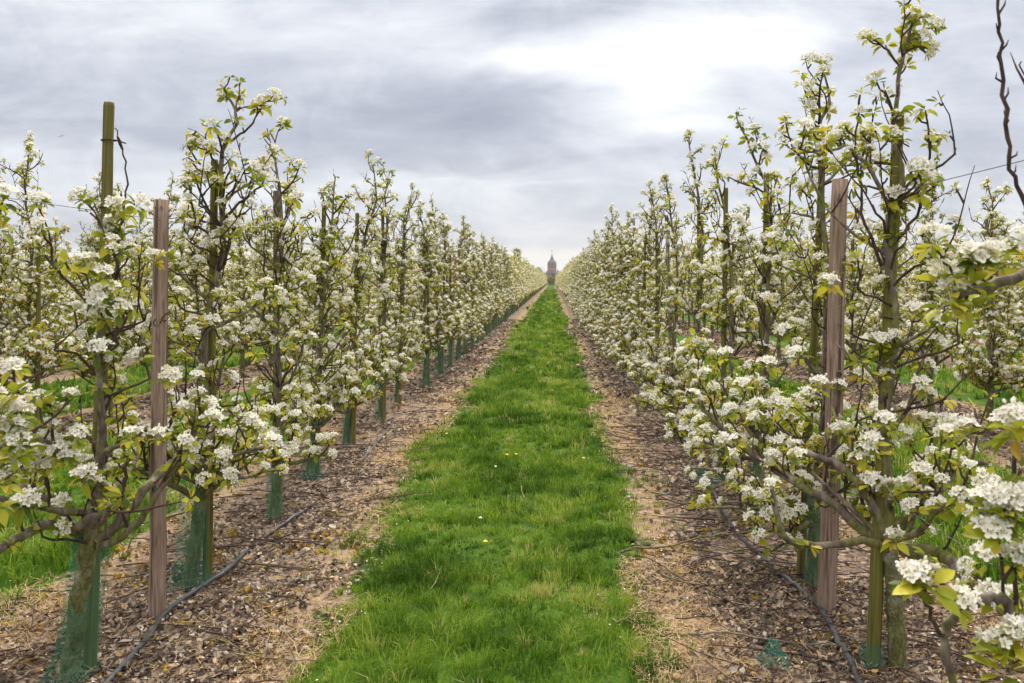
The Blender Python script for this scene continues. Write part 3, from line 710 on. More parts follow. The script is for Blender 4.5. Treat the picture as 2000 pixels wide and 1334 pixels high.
# dandelions and daisies
def flowerlet(px, py, kind, label, group):
    P = g(px, py, 0); rg = np.random.default_rng(int(px+py)); o = empty(kind, P, rg.uniform(0, 6), label=label, cat='flower', group=group)
    h = .075 if kind == 'dandelion' else .085; mb = MB(); tube(mb, [[0,0,0],[.004,0,h*.5],[0,.003,h]], .0016, 5); mb.build('stem', ['grass'], o)
    mb = MB(); R_ = .014 if kind == 'dandelion' else .011; j = np.arange(12); an = j*2*PI/12
    V = np.concatenate([np.stack([R_*np.cos(an), R_*np.sin(an), np.full(12, h+.002)], -1), np.stack([.5*R_*np.cos(an), .5*R_*np.sin(an), np.full(12, h+.008)], -1), [[0,0,h+.009]]])
    mb.add(V, [(np.stack([j, (j+1) % 12, 12+(j+1) % 12, 12+j], -1), 0), (np.stack([12+j, 12+(j+1) % 12, np.full(12, 24)], -1), 0)], tint=.8)
    mb.build('flower_head', ['yellow' if kind == 'dandelion' else 'petal'], o)
for px, py, lb in ((872,862,'yellow dandelion at the left edge of the grass path'),(990,905,'left one of two yellow dandelions close together in the grass path'),(1008,904,'right one of two yellow dandelions close together in the grass path'),
                   (948,1083,'orange yellow dandelion nearest the camera in the grass path'),(1078,773,'farthest yellow dandelion right of the path centre'),(1140,912,'pale yellow dandelion near the right edge of the path')):
    flowerlet(px, py, 'dandelion', lb, 'dandelions in the grass path')
for px, py, lb in ((968,932,'small white daisy standing just before the two yellow dandelions'),(938,1038,'small white daisy in the grass above the nearest dandelion')):
    flowerlet(px, py, 'daisy', lb, 'white daisies in the grass path')

# ------------------------------------------------------------------ stakes, posts, guards
def stake_mesh(r, h, matn, seed, n=14, flat=False):
    rg = np.random.default_rng(seed); mb = MB(); k = 14
    p = np.column_stack([np.cumsum(rg.normal(0, .0018, k)), np.cumsum(rg.normal(0, .0018, k)), np.linspace(-.05, h-.006, k)])
    tube(mb, p, r*(1-.22*np.linspace(0, 1, k))*(1+rg.normal(0, .012, k)), n, 0, cap=False, lump=.012, rng=rg)
    V = mb.v[0][-n:].copy(); c = V.mean(0); t = c+(V-c)*.88+[0, 0, .006]
    j = np.arange(n); mb.add(np.concatenate([V, t]), [(np.stack([j, (j+1) % n, n+(j+1) % n, n+j], -1), 0), ((n+j)[None], 1)])
    return mb.mesh('stake_pole', [matn, 'endgrain']), c
STK = [stake_mesh(.029, 1.0, m_, i) for i, m_ in enumerate(['stake', 'stake', 'stakegrey', 'stake'])]
def ring_mesh(r, th, matn, tail=True):
    mb = MB(); an = np.linspace(0, 2*PI, 17); p = np.column_stack([np.cos(an)*(r+.004), np.sin(an)*(r+.004), .004*np.sin(an)])
    tube(mb, p, th, 5)
    if tail: tube(mb, [[r,0,0],[r+.02,.004,-.004],[r+.042,.0,-.012]], th*.9, 5)
    return mb.mesh('tie', [matn])
TIE = ring_mesh(.028, .0035, 'black'); TIEB = ring_mesh(.029, .009, 'blue', False)
def stake(base, top, r=.029, kind=0, name='wooden_stake', label='', group=None, cat='stake', ties=(1.55, 2.05), tiemat=None):
    base = np.array(base); top = np.array(top); d = top-base; L = np.linalg.norm(d)
    o = empty(name, base, 0, label=label, cat=cat, group=group)
    rx = math.atan2(-d[1], math.hypot(d[0], d[2])); ry = math.atan2(d[0], d[2]); o.rotation_euler = (rx, ry, 0)
    me, c = STK[kind % 4]; p = bpy.data.objects.new('pole', me); COL.objects.link(p); p.parent = o; p.scale = (r/.029, r/.029, L)
    for z in ties:
        t = bpy.data.objects.new('tie', TIEB if (tiemat == 'blue' and z == ties[-1]) else TIE); COL.objects.link(t); t.parent = o; t.location = (0, 0, z)
        t.rotation_euler = (rnd.uniform(-.12, .12), rnd.uniform(-.1, .1), rnd.uniform(-.4, .4)+ (0 if True else PI)); s_ = r/.029; t.scale = (s_, s_, 1)
    return o
def guard_mesh(seed, h=.56, r=.072, flare=.04):
    rg = np.random.default_rng(seed); n, k = 28, 14; an = np.arange(n+1)*2*PI/n; z = np.linspace(.0, h, k)
    ph = rg.uniform(0, 6.28); ex = rg.uniform(.7, .95)
    V = []; U = []
    for i, zz in enumerate(z):
        rr = r*(1+.10*np.sin(2*an+ph+zz*3)+.06*np.sin(3*an+zz*7))+flare*np.exp(-zz/.06)*(1+.4*np.sin(4*an+ph))
        V.append(np.stack([rr*np.cos(an), rr*np.sin(an)*ex, zz+.012*np.sin(2*an+ph)*(zz/h)], -1)); U.append(np.stack([an*r, np.full(n+1, zz)], -1))
    V = np.concatenate(V); U = np.concatenate(U); mb = MB(); i = np.arange(k-1)[:, None]*(n+1); j = np.arange(n)[None]
    mb.add(V, np.stack([i+j, i+j+1, i+n+2+j, i+n+1+j], -1).reshape(-1, 4))
    return mb.mesh('tree_guard', ['net'], uvs=U)
GRD = [guard_mesh(i, .53+.02*(i % 3), .058+.006*(i % 3), .035 if i % 2 else .012) for i in range(6)]
def guard(loc, i, label, group, s_=1, tilt=(0, 0), rz=None):
    o = bpy.data.objects.new('tree_guard', GRD[i % 6]); COL.objects.link(o); o.location = loc; o.scale = (s_, s_, s_)
    o.rotation_euler = (tilt[0], tilt[1], rnd.uniform(0, 6) if rz is None else rz); tag(o, label, 'tree guard', group); return o

def anchor_post(base, top, r, label, holes, kind='post', group='thick grey anchor posts'):
    base = np.array(base, float); top = np.array(top, float); d = top-base; L = np.linalg.norm(d); rg = np.random.default_rng(int(abs(base[1])*10))
    o = empty('wooden_post', base, 0, label=label, cat='post', group=group)
    o.rotation_euler = (0, math.atan2(d[0], d[2]), 0)
    mb = MB(); k, n = 26, 24; p = np.column_stack([np.cumsum(rg.normal(0, .0012, k)), np.cumsum(rg.normal(0, .0012, k)), np.linspace(-.05, L, k)])
    tube(mb, p, r*(1+rg.normal(0, .008, k))*(1-.14*np.linspace(0, 1, k)), n, 0, cap=True, capmat=1, lump=.008, rng=rg)
    b = mb.build('pole', [kind, 'endgrain'], o)
    for hx, hz, hr in holes:      # knots and bolt holes on the side towards the path
        m2 = MB(); an = np.arange(12)*2*PI/12; a = hx; nn = np.array([math.sin(a), -math.cos(a), 0]); tx = np.array([math.cos(a), math.sin(a), 0])
        ii = int(np.argmin(abs(p[:, 2]-hz))); c = np.array([p[ii, 0], p[ii, 1], hz])+nn*(r*(1-.14*hz/L)*.985)
        rim = [c+tx*hr*q*math.cos(x)*1.0+np.array([0, 0, 1])*hr*q*math.sin(x)*1.25+nn*e for q, e in ((1.35, .0015), (1., .0035), (.8, -.001)) for x in an]
        j = np.arange(12); m2.add(np.array(rim), [(np.stack([j, (j+1) % 12, 12+(j+1) % 12, 12+j], -1), 0), (np.stack([12+j, 12+(j+1) % 12, 24+(j+1) % 12, 24+j], -1), 1), ((24+j)[None], 1)])
        m2.build('bolt_hole', [kind, 'hole'], b)
    return o
anchor_post(g(307,1205,0), at(315,390,3.78), .038, 'thick grey brown post in the left row between the first and second pear tree', [(.15,1.72,.011),(-.05,1.40,.012),(.1,.62,.014),(-.25,1.94,.006),(.45,1.94,.006),(-.3,.9,.006)])
anchor_post(g(1613,1195,0), at(1641,350,3.84), .044, 'thick pale grey post leaning right in the right row beside the hose', [(.1,1.38,.010),(-.1,1.98,.005),(.3,1.7,.004),(.3,1.62,.004),(.1,1.15,.012),(0.,.5,.010)])
for side, X, nm in ((-1, XL(0), 'left'), (1, XR(0), 'right')):
    for j, y in enumerate((15.2, 27.2, 39.4)):
        anchor_post((X+.03*side, y, 0), (X+.05, y, 2.05), .041, '%s of the thick grey posts farther down the %s row' % (('second', 'third', 'fourth')[j], nm), [])

# ------------------------------------------------------------------ hero trees (near the camera)
def hero_tree(base, seed, label, group, leader=None, trunk=None, limbs=(), clusters=(), **kw):
    base = np.array(base, float); root = empty('pear_tree', base, 0, label=label, cat='tree', group=group)
    T = Tree(seed, 0)
    if trunk is not None:
        tp = T.smooth([np.array(p)-base for p in trunk], 4); T.trunk.append((tp, np.linspace(.036, .032, len(tp))*(1+.16*np.exp(-np.linspace(0, 8, len(tp)))), 0))
    if leader is not None: kw['leader'] = [np.array(p)-base for p in leader]; kw['trunk'] = trunk is None
    if kw.get('height') != 0: T.auto(**kw)
    for pts, r0, r1, opt in limbs:
        P = T.smooth([np.array(p)-base for p in pts], 4); T.limb(P, r0, r1, **opt)
    def clear(p):
        q = p+base
        if q[1] < .3: return False
        px, py = CX+q[0]*F/q[1], CY-(q[2]-EYE)*F/q[1]
        if q[1] < 3.8 and 278 < px < 350 and 360 < py < 1200: return True
        if q[1] < 3.8 and 1585 < px < 1675 and 330 < py < 1180: return T.r.random() < .8
        if q[1] < 3.4 and 150 < px < 275 and py < 390: return True
        return False
    T.cl = [c for c in T.cl if not clear(c[0])]
    for p, s_, b_ in clusters:
        T.cl.append((np.array(p)-base, np.array([0, 0, 1.])+T.r.normal(0, .15, 3), 0 if b_ else 1, s_))
    n = len(T.cl)
    link_tree(T, root); print(label[:40], 'clusters', n); return root
GL, GR = 'pear trees of the left row beside the path', 'pear trees of the right row beside the path'
def A(Y, *pts): return [at(p[0], p[1], p[2] if len(p) > 2 else Y) for p in pts]
full = dict(shoots=True, gap=.10, bl=.85, shl=(.12, .32), shg=.15)
bare = dict(shoots=False, gap=.14, bl=.7)
# left 1
Y = 3.18
hero_tree(g(135,1345,0), 11, 'nearest pear tree of the left row, its mossy trunk forking low beside the post', GL,
    trunk=A(Y, (133,1350), (140,1280), (152,1200), (163,1120), (172,1055)),
    leader=A(Y, (176,1060), (188,950), (200,850), (192,740), (203,620), (232,520), (236,450)),
    limbs=[(A(Y, (165,1065), (150,1036), (100,1022,3.05), (45,1048,2.9), (0,1072,2.8), (-80,1110,2.6)), .026, .019, dict(shoots=True, gap=.2, bl=.8, shl=(.10,.25), shg=.3)),
           (A(Y, (150,1030,3.1), (180,1012,3.1), (212,1000,3.1), (243,985,3.1)), .020, .017, dict(shoots=False, gap=.3, bl=.5)),
           (A(Y, (238,990,3.1), (242,950,3.1), (246,915,3.1), (250,890,3.1)), .010, .008, dict(shoots=False, gap=.06, bl=.9)),
           (A(Y, (188,1060), (225,1025,3.2), (268,975,3.25), (305,930,3.35), (345,893,3.45), (385,840,3.5), (402,775,3.55)), .028, .013, dict(shoots=True, gap=.11, bl=.9, shl=(.1,.28), shg=.22)),
           (A(Y, (195,1066), (245,1045,3.1), (285,1000,3.08), (318,945,3.1), (365,880,3.15), (392,810,3.2)), .019, .010, full),
           (A(Y, (160,1040), (110,990,3.3), (60,960,3.3), (10,945,3.3), (-50,930,3.3)), .021, .013, full),
           (A(Y, (185,980), (140,900,3.0), (90,860,2.9), (40,850,2.8)), .014, .007, full),
           (A(Y, (236,440), (245,400), (248,345), (238,290), (224,250)), .006, .003, dict(shoots=False, gap=.25, bl=.3))],
    clusters=[(p, 1.05, 1) for p in A(2.95, (90,870), (130,905), (170,935), (150,860), (60,905), (195,690), (170,520), (200,545), (215,575,3.0), (185,630,3.0), (230,610,3.0), (120,880), (255,860,3.05), (312,860,3.2), (303,512,3.2), (30,800), (75,790), (330,740,3.3), (232,410,3.1), (265,405,3.1))],
    height=1.9, n_low=3, n_mid=6, dens=.7, whips=16)
# left 2
Y = 4.16
hero_tree(g(372,1150,0), 12, 'second pear tree of the left row, tallest blossom top above its mossy stake', GL,
    trunk=A(Y, (366,1160), (378,1080), (388,1010), (396,945)),
    leader=A(Y, (396,950), (410,860), (402,760), (398,650), (420,560), (436,480), (432,400), (430,330), (440,280), (462,240), (452,200), (430,165)),
    limbs=[(A(Y, (398,960), (430,915,4.05), (455,890,3.95), (490,880,3.85), (530,870,3.8)), .018, .009, full),
           (A(Y, (396,950), (360,930,4.0), (330,900,3.9), (300,850,3.8)), .016, .009, full),
           (A(Y, (440,280), (470,262), (495,240), (512,205)), .009, .004, dict(shoots=False, gap=.07, bl=.95)),
           (A(Y, (432,330), (410,300), (395,285)), .008, .004, dict(shoots=False, gap=.05, bl=.95)),
           (A(Y, (436,470), (385,440), (372,380), (370,335)), .010, .005, dict(shoots=True, gap=.07, bl=.95, shl=(.1,.2), shg=.2)),
           (A(Y, (436,430), (470,395), (500,370), (515,355)), .010, .005, dict(shoots=False, gap=.06, bl=.95))],
    height=2.6, n_low=7, n_mid=11, dens=1.0, whips=24)
# left 3..7
tops = {2: (5.33, [(535,1015), (540,940), (540,885)], [(540,890), (545,760), (540,620), (550,480), (545,380), (540,330), (530,285)], 13, 'third'),
        3: (6.43, [(606,938), (612,880), (615,830)], [(615,835), (622,720), (628,600), (640,500), (650,420), (655,345)], 14, 'fourth'),
        4: (7.78, [(676,872), (680,820), (685,780)], [(685,785), (690,680), (700,560), (712,460), (735,390), (728,322)], 15, 'fifth'),
        5: (9.15, [(742,822), (745,780), (747,740)], [(747,745), (752,640), (748,540), (756,440), (752,380), (768,335)], 16, 'sixth'),
        6: (10.5, [(776,788), (778,750), (780,715)], [(780,720), (785,620), (782,520), (792,440), (806,365)], 17, 'seventh')}
for i, (Y, tr_, ld, sd_, nm) in tops.items():
    hero_tree([(tr_[0][0]-CX)*Y/F, Y, 0], sd_, '%s pear tree from the camera in the left row, in white blossom beside its stake' % nm, GL,
        trunk=[at(tr_[0][0], tr_[0][1]+6, Y)]+A(Y, *tr_[1:]), leader=A(Y, *ld), height=EYE+(CY-ld[-1][1])*Y/F, n_low=8, n_mid=14, dens=1.0, whips=28, fork=.66)
# right 1
Y = 3.28
hero_tree(g(1750,1308,0), 21, 'nearest pear tree of the right row, cracked bark trunk and long low mossy limbs', GR,
    trunk=A(Y, (1750,1315), (1752,1250), (1748,1180), (1742,1120), (1738,1060)),
    leader=A(Y, (1738,1070), (1735,960), (1728,850), (1742,720), (1748,600), (1735,500), (1742,420), (1765,350), (1745,270), (1752,200), (1758,140), (1765,100), (1788,35)),
    limbs=[(A(Y, (1738,1075), (1700,1058,3.2), (1640,1062,3.1), (1590,1066,3.05), (1540,1056,3.0), (1524,1030,3.0), (1514,990,3.0), (1508,955,3.0)), .021, .010, dict(shoots=False, gap=.16, bl=.85)),
           (A(Y, (1742,1065), (1690,1038,3.35), (1640,992,3.45), (1570,950,3.6), (1500,908,3.75), (1450,868,3.85), (1408,832,3.95), (1368,792,4.0)), .030, .014, dict(shoots=True, gap=.12, bl=.88, shl=(.15,.40), shg=.13)),
           (A(Y, (1765,1080), (1820,1078,3.15), (1870,1108,3.0), (1925,1160,2.85), (1975,1205,2.7), (2030,1260,2.55)), .033, .024, dict(shoots=True, gap=.30, bl=.7, shl=(.10,.3), shg=.35)),
           (A(Y, (1740,1060), (1712,1000,3.3), (1680,950,3.3), (1640,910,3.35), (1590,890,3.4), (1555,880,3.45)), .030, .012, full),
           (A(Y, (1750,1050), (1790,990,3.35), (1830,942,3.4), (1885,972,3.4), (1940,1015,3.4), (2000,1060,3.4)), .018, .013, dict(shoots=True, gap=.2, bl=.7, shl=(.1,.3), shg=.3)),
           (A(Y, (1818,945,3.38), (1850,925,3.3), (1885,910,3.25), (1925,903,3.2)), .018, .014, dict(shoots=False, gap=.12, bl=.8)),
           (A(Y, (1745,420), (1710,350), (1680,310), (1650,285), (1600,300,3.3), (1560,290)), .012, .005, dict(shoots=True, gap=.08, bl=.85, shl=(.1,.22), shg=.2)),
           (A(Y, (1745,480), (1790,420), (1812,340), (1815,270), (1808,215)), .009, .004, dict(shoots=False, gap=.08, bl=.5)),
           (A(Y, (1722,520), (1690,440), (1680,360), (1672,280), (1680,190)), .009, .004, dict(shoots=False, gap=.07, bl=.5)),
           (A(Y, (1758,130), (1735,100), (1705,78)), .007, .004, dict(shoots=False, gap=.05, bl=.95)),
           (A(Y, (1762,110), (1790,90), (1815,95)), .007, .004, dict(shoots=False, gap=.05, bl=.95))],
    clusters=[(p, 1.0, 1) for p in A(2.9, (1690,890), (1700,870), (1800,930), (1680,910), (1770,960), (1830,1000), (1730,830), (1650,850,3.1), (1600,760,3.1), (1560,700,3.1), (1500,720,3.3), (1450,760,3.4), (1350,780,3.7), (1420,700,3.6), (1560,900,3.1), (1620,560,3.1), (1750,1060), (1580,780,3.2), (1530,800,3.3), (1380,740,3.8), (1480,800,3.5))],
    height=2.6, n_low=4, n_mid=8, dens=.8, whips=24)
# right 2..6
topsR = {1: (4.18, [(1586,1150), (1590,1060), (1592,975)], [(1592,980), (1605,850), (1612,700), (1616,560), (1610,440), (1604,330), (1598,250), (1620,200), (1602,120)], 22, 'second'),
         2: (5.36, [(1475,1012), (1480,930), (1484,880)], [(1484,885), (1492,740), (1500,600), (1504,470), (1500,380), (1470,300), (1438,228)], 23, 'third'),
         3: (6.42, [(1416,938), (1420,880), (1422,825)], [(1422,830), (1430,700), (1428,560), (1420,440), (1405,360), (1395,290)], 24, 'fourth'),
         4: (7.78, [(1352,868), (1355,810), (1357,770)], [(1357,775), (1362,660), (1370,540), (1368,420), (1355,330), (1344,268)], 25, 'fifth'),
         5: (9.15, [(1309,822), (1311,780), (1313,740)], [(1313,745), (1318,640), (1322,520), (1310,420), (1300,345)], 26, 'sixth'),
         6: (10.5, [(1280,788), (1282,750), (1283,715)], [(1283,720), (1285,620), (1288,520), (1280,430), (1268,360)], 27, 'seventh')}
for i, (Y, tr_, ld, sd_, nm) in topsR.items():
    ex = ()
    if i == 1: ex = [(A(Y, (1604,330), (1580,320), (1550,290), (1535,240)), .009, .004, dict(shoots=False, gap=.08, bl=.8)), (A(Y, (1600,260), (1580,200), (1565,165)), .008, .004, dict(shoots=False, gap=.08, bl=.5))]
    hero_tree([(tr_[0][0]-CX)*Y/F, Y, 0], sd_, '%s pear tree from the camera in the right row, in white blossom beside its stake' % nm, GR,
        trunk=[at(tr_[0][0], tr_[0][1]+6, Y)]+A(Y, *tr_[1:]), leader=A(Y, *ld), limbs=ex, skirt=-1, height=EYE+(CY-ld[-1][1])*Y/F, n_low=6, n_mid=11, dens=.9, whips=20)
# trees beside the camera whose limbs reach into the picture
Y = 1.95
hero_tree([1.40, 1.95, 0], 31, 'pear tree beside the camera at the right, only its limbs reaching into the picture', GR,
    trunk=[(1.40,1.95,-.02), (1.41,1.95,.3), (1.40,1.96,.62)], height=0,
    limbs=[([(1.40,1.96,.60), (1.40,1.94,1.2), (1.42,1.96,1.9), (1.42,1.95,2.6)], .03, .008, dict(shoots=False, gap=.3, bl=.6)),
           ([(1.40,1.96,1.35), (1.28,1.93,1.52), *A(1.9, (2080,500), (2000,538), (1930,558,1.88), (1862,577,1.86))], .018, .014, dict(shoots=False, gap=.5, bl=.9)),
           (A(1.86, (1880,570), (1862,540), (1845,510), (1830,490)), .005, .003, dict(shoots=False, gap=.2, bl=1)),
           (A(1.86, (1900,565), (1885,590), (1855,592), (1840,610)), .004, .003, dict(shoots=False, gap=.2, bl=.2)),
           (A(1.86, (1905,562), (1903,540), (1900,520)), .005, .003, dict(shoots=False, gap=.2, bl=1)),
           ([(1.40,1.96,1.6), *A(1.85, (2060,520), (2005,405), (1978,330), (1966,240), (1957,130), (1950,40), (1946,-30))], .0075, .0042, dict(shoots=False, gap=.035, thorn=True, lo=.012, hi=.03)),
           (A(1.8, (2100,260), (2040,200), (2004,160), (1995,120)), .004, .002, dict(shoots=False, gap=.1, thorn=True)),
           ([(1.40,1.96,.62), (1.28,1.8,.62), *A(1.72, (2080,1260), (2000,1215), (1955,1170), (1920,1172), (1868,1200), (1842,1240), (1850,1300), (1862,1345))], .016, .010, dict(shoots=False, gap=.2, bl=.8)),
           (A(1.7, (1842,1240), (1820,1205), (1806,1165), (1800,1150)), .006, .004, dict(shoots=False, gap=.2, bl=1)),
           (A(1.72, (1990,1240), (1984,1130), (1986,1020), (1980,930), (1985,840)), .007, .005, dict(shoots=False, gap=.08, bl=.9)),
           (A(1.72, (1965,1200), (1955,1100), (1950,1020), (1960,990)), .005, .003, dict(shoots=False, gap=.1, bl=.95)),
           (A(1.70, (2010,1300), (1980,1290), (1960,1270)), .006, .004, dict(shoots=False, gap=.1, bl=1))],
    clusters=[(p, .98, 1) for p in A(1.84, (1826,478), (1900,515), (1915,525), (1845,548), (1955,520,2.0), (2005,480), (2010,500))]
            +[(p, .92, 1) for p in A(1.68, (1800,1142), (1785,1140), (1955,985), (1935,995), (1975,1010), (1995,985), (1950,1020), (1925,1100,1.9), (1975,1262), (1990,1250), (1955,1275), (1870,1190), (2000,1100), (1940,1180,1.8), (1890,850,2.2), (1850,860,2.3))]
            +[(p, 1.2, 0) for p in A(1.84, (1895,560), (1850,600), (1905,610))]+[(p, 1.3, 0) for p in A(1.66, (1985,1290), (1965,1320), (1985,850), (1815,1150), (1960,1010))])
hero_tree([-1.92, 1.92, 0], 32, 'pear tree beside the camera at the left edge, only blossom shoots reaching into the picture', GL,
    trunk=[(-1.92,1.92,-.02), (-1.90,1.93,.3), (-1.90,1.93,.62)], height=0,
    limbs=[([(-1.90,1.93,.60), (-1.92,1.94,1.3), (-1.9,1.9,2.0), (-1.9,1.9,2.5)], .03, .008, dict(shoots=False, gap=.3, bl=.6)),
           ([(-1.90,1.93,.62), (-1.85,2.1,.8), *A(2.45, (-60,960), (-20,900), (0,860), (20,820))], .014, .006, dict(shoots=False, gap=.09, bl=.95)),
           ([(-1.90,1.93,1.0), *A(2.4, (-120,760), (-40,740), (15,735), (40,770))], .010, .004, dict(shoots=False, gap=.08, bl=.9)),
           ([(-1.90,1.93,1.4), *A(2.4, (-130,520), (-40,470), (-5,430), (5,395))], .009, .004, dict(shoots=False, gap=.08, bl=.7))],
    clusters=[(p, .98, 1) for p in A(2.4, (12,812), (-5,850), (5,885), (25,845), (10,920), (35,870), (45,820), (-8,790), (30,905), (0,945))]+[(p, .95, 0) for p in A(2.35, (0,950), (30,895), (-5,990), (10,420), (0,450), (25,775))])

# ------------------------------------------------------------------ rows of repeated trees
for side, X, GG, nm, smp in ((-1, XL(0), GL, 'left', 0), (1, XR(0), GR, 'right', 3)):
    for j in range(7, 57):
        if j < 18: lb = '%s pear tree from the camera in the %s row beside the path' % (ORD[j], nm)
        else: lb = 'small far pear tree in the %s row beside the path, beyond the eighteenth tree' % nm
        V = VM[(j*3+smp) % 7] if YS[j] < 34 else VL[(j+smp) % 5]
        if side > 0 and YS[j] < 46: V = VR[(j*5+2) % 6]
        put_variant(V, (X+rnd.gauss(0, .03), YS[j]+rnd.gauss(0, .05), 0), (0 if (rnd.random() < .5 or side > 0) else PI)+rnd.uniform(-.3, .3), rnd.uniform(.93, 1.06), label=lb, cat='tree', group=GG)
SIDE = {}
for side in (-1, 1):
    for k, (ya, yb) in ((1, (6.2, 50)), (2, (10.5, 42)), (3, (15.5, 34))):
        X = XL(k) if side < 0 else XR(k)
        if side > 0: ya *= 1.08
        y = ya+.3; c = 0; sname = 'left' if side < 0 else 'right'; kn = ('second', 'third', 'fourth')[k-1]
        while y < yb:
            lab = ('%s pear tree from the camera in the %s row to the %s of the path' % (ORD[c], kn, sname)) if (k == 1 and c < 6) else 'pear tree in full blossom within the dense %s row on the %s' % (kn, sname)
            V = (VM+VR)[rnd.randrange(13)] if y < 22 else VL[rnd.randrange(5)]
            put_variant(V, (X+rnd.gauss(0, .04), y, 0), (0 if rnd.random() < .5 else PI)+rnd.uniform(-.3, .3), rnd.uniform(.92, 1.06), label=lab, cat='tree', group='pear trees of the %s row %s of the path' % (kn, sname))
            if k == 1: SIDE.setdefault(side, []).append(y)
            y += 1.32; c += 1
        SIDE[(side, k)] = y
# the rest of the orchard, past counting
def arrs(V):
    out = {}
    for nm, me in V.items():
        n = len(me.vertices); co = np.empty(n*3); me.vertices.foreach_get('co', co); t = np.empty(n); me.attributes['tint'].data.foreach_get('value', t)
        ls = np.empty(len(me.polygons), int); lt = np.empty(len(me.polygons), int); mi = np.empty(len(me.polygons), int); vi = np.empty(len(me.loops), int)
        me.polygons.foreach_get('loop_start', ls); me.polygons.foreach_get('loop_total', lt); me.polygons.foreach_get('material_index', mi); me.loops.foreach_get('vertex_index', vi)
        fs = []
        for q in np.unique(lt):
            for m_ in np.unique(mi):
                s_ = (lt == q) & (mi == m_)
                if s_.any(): fs.append((vi[ls[s_][:, None]+np.arange(q)], m_))
        out[nm] = (co.reshape(-1, 3), fs, t)
    return out
def far_orchard():
    rg = np.random.default_rng(77); AV = [arrs(v) for v in VL]; pos = []
    for y in YS:
        if y > YS[56]+.5: pos += [(XL(0), y), (XR(0), y)]
    for side in (-1, 1):
        for k in (1, 2, 3):
            y = SIDE[(side, k)]
            while y < 246: pos.append((XL(k) if side < 0 else XR(k), y)); y += 1.32 if y < 110 else 1.6
        for k in (4, 5, 6, 7):
            y = 2+k*4.6
            while y < (150 if k < 6 else 110): pos.append((XL(k) if side < 0 else XR(k), y)); y += 1.4
    pos = np.array(pos); pos += rg.normal(0, .05, pos.shape); print('far trees', len(pos))
    mb = MB(); order = [('trunk', 0), ('branches', 1), ('leaves', 3), ('blossom', 4)]
    v = rg.integers(0, 5, len(pos)); a = np.where(rg.random(len(pos)) < .5, 0, PI)+rg.uniform(-.3, .3, len(pos)); s_ = rg.uniform(.93, 1.06, len(pos))
    for i, av in enumerate(AV):
        q = v == i; c, s2 = np.cos(a[q]), np.sin(a[q]); z = np.zeros(q.sum())
        R = np.stack([np.stack([c, -s2, z], -1), np.stack([s2, c, z], -1), np.stack([z, z, z+1], -1)], 1)*s_[q][:, None, None]
        P = np.column_stack([pos[q], z])
        for nm, mo in order:
            co, fs, t = av[nm]; mb.place((co, [(f, m_+mo) for f, m_ in fs], t), R, P)
    return mb
tag(far_orchard().build('distant_pear_trees', ['trunk', 'bark', 'twig', 'leaf', 'petal', 'center', 'anther']), 'dense mass of blossoming pear trees in the far rows of the orchard', 'trees', kind='stuff')

# ------------------------------------------------------------------ stakes and guards along the rows
GS = 'wooden stakes along the tree rows'
SL = [(g(176,1308,0), at(215,200,3.30), 'tall mossy stake of the nearest left tree, rising bare above its crown', .026, 0),
      (g(404,1140,0), at(419,312,4.2), 'mossy stake tied to the tall second tree of the left row', .0245, 1),
      (g(540,1010,0), at(539,372,5.38), 'grey weathered stake beside the third tree of the left row', .024, 2),
      (g(618,930,0), at(633,392,6.5), 'slim stake with blue twine beside the fourth tree of the left row', .023, 1),
      (g(690,868,0), at(698,416,7.85), 'stake beside the fifth tree of the left row', .0245, 3),
      (g(750,820,0), at(748,412,9.2), 'stake beside the sixth tree of the left row', .0245, 0),
      (g(781,788,0), at(790,420,10.6), 'stake beside the seventh tree of the left row', .0245, 1)]
SR = [(g(1704,1300,0), at(1752,220,3.3), 'tall yellow green mossy stake of the nearest right trunk', .029, 1),
      (g(1563,1128,0), at(1610,268,4.28), 'leaning mossy stake standing behind the right grey post', .023, 0),
      (g(1485,1008,0), at(1499,336,5.42), 'mossy stake beside the third tree of the right row', .0245, 3),
      (g(1410,930,0), at(1417,367,6.5), 'mossy stake beside the fourth tree of the right row', .0245, 1),
      (g(1360,866,0), at(1366,400,7.85), 'stake beside the fifth tree of the right row', .024, 0),
      (g(1315,820,0), at(1302,420,9.25), 'stake beside the sixth tree of the right row', .024, 2)]
for S_ in (SL, SR):
    for i, (b, t, lb, r, kd) in enumerate(S_):
        stake(b, t, r, kd, label=lb, group=GS, tiemat='blue' if 'blue' in lb else None, ties=(1.45, 1.9, 2.18) if i < 2 else (1.5, 2.0))
for side, X, nm in ((-1, XL(0), 'left'), (1, XR(0), 'right')):
    for j in range(7 if side < 0 else 6, 34):
        y = YS[j]; h = rnd.uniform(2.1, 2.35)
        lb = ('stake beside the %s tree of the %s row' % (ORD[j], nm)) if j < 14 else 'stake among the far trees of the %s row beside the path' % nm
        stake((X+.02, y+.09, 0), (X+.02+rnd.gauss(0, .04), y+.09, h), .024, rnd.randrange(4), label=lb, group=GS, ties=(2.0,) if j < 16 else ())
    for c, y in enumerate(SIDE[side][:16]):
        X1 = XL(1) if side < 0 else XR(1)
        lb = 'stake beside the %s tree of the second row on the %s' % (ORD[c], nm) if c < 6 else 'stake farther along the second row on the %s' % nm
        stake((X1+.02, y+.09, 0), (X1+rnd.gauss(0, .05), y+.09, rnd.uniform(1.9, 2.3)), .025, rnd.randrange(4), label=lb, group=GS, ties=())
GG_ = 'green netting tree guards'
LEFTX = [(139,1345,3.18), (374,1148,4.16), (536,1013,5.33), (608,936,6.43), (678,870,7.78), (744,821,9.15), (777,787,10.5)]
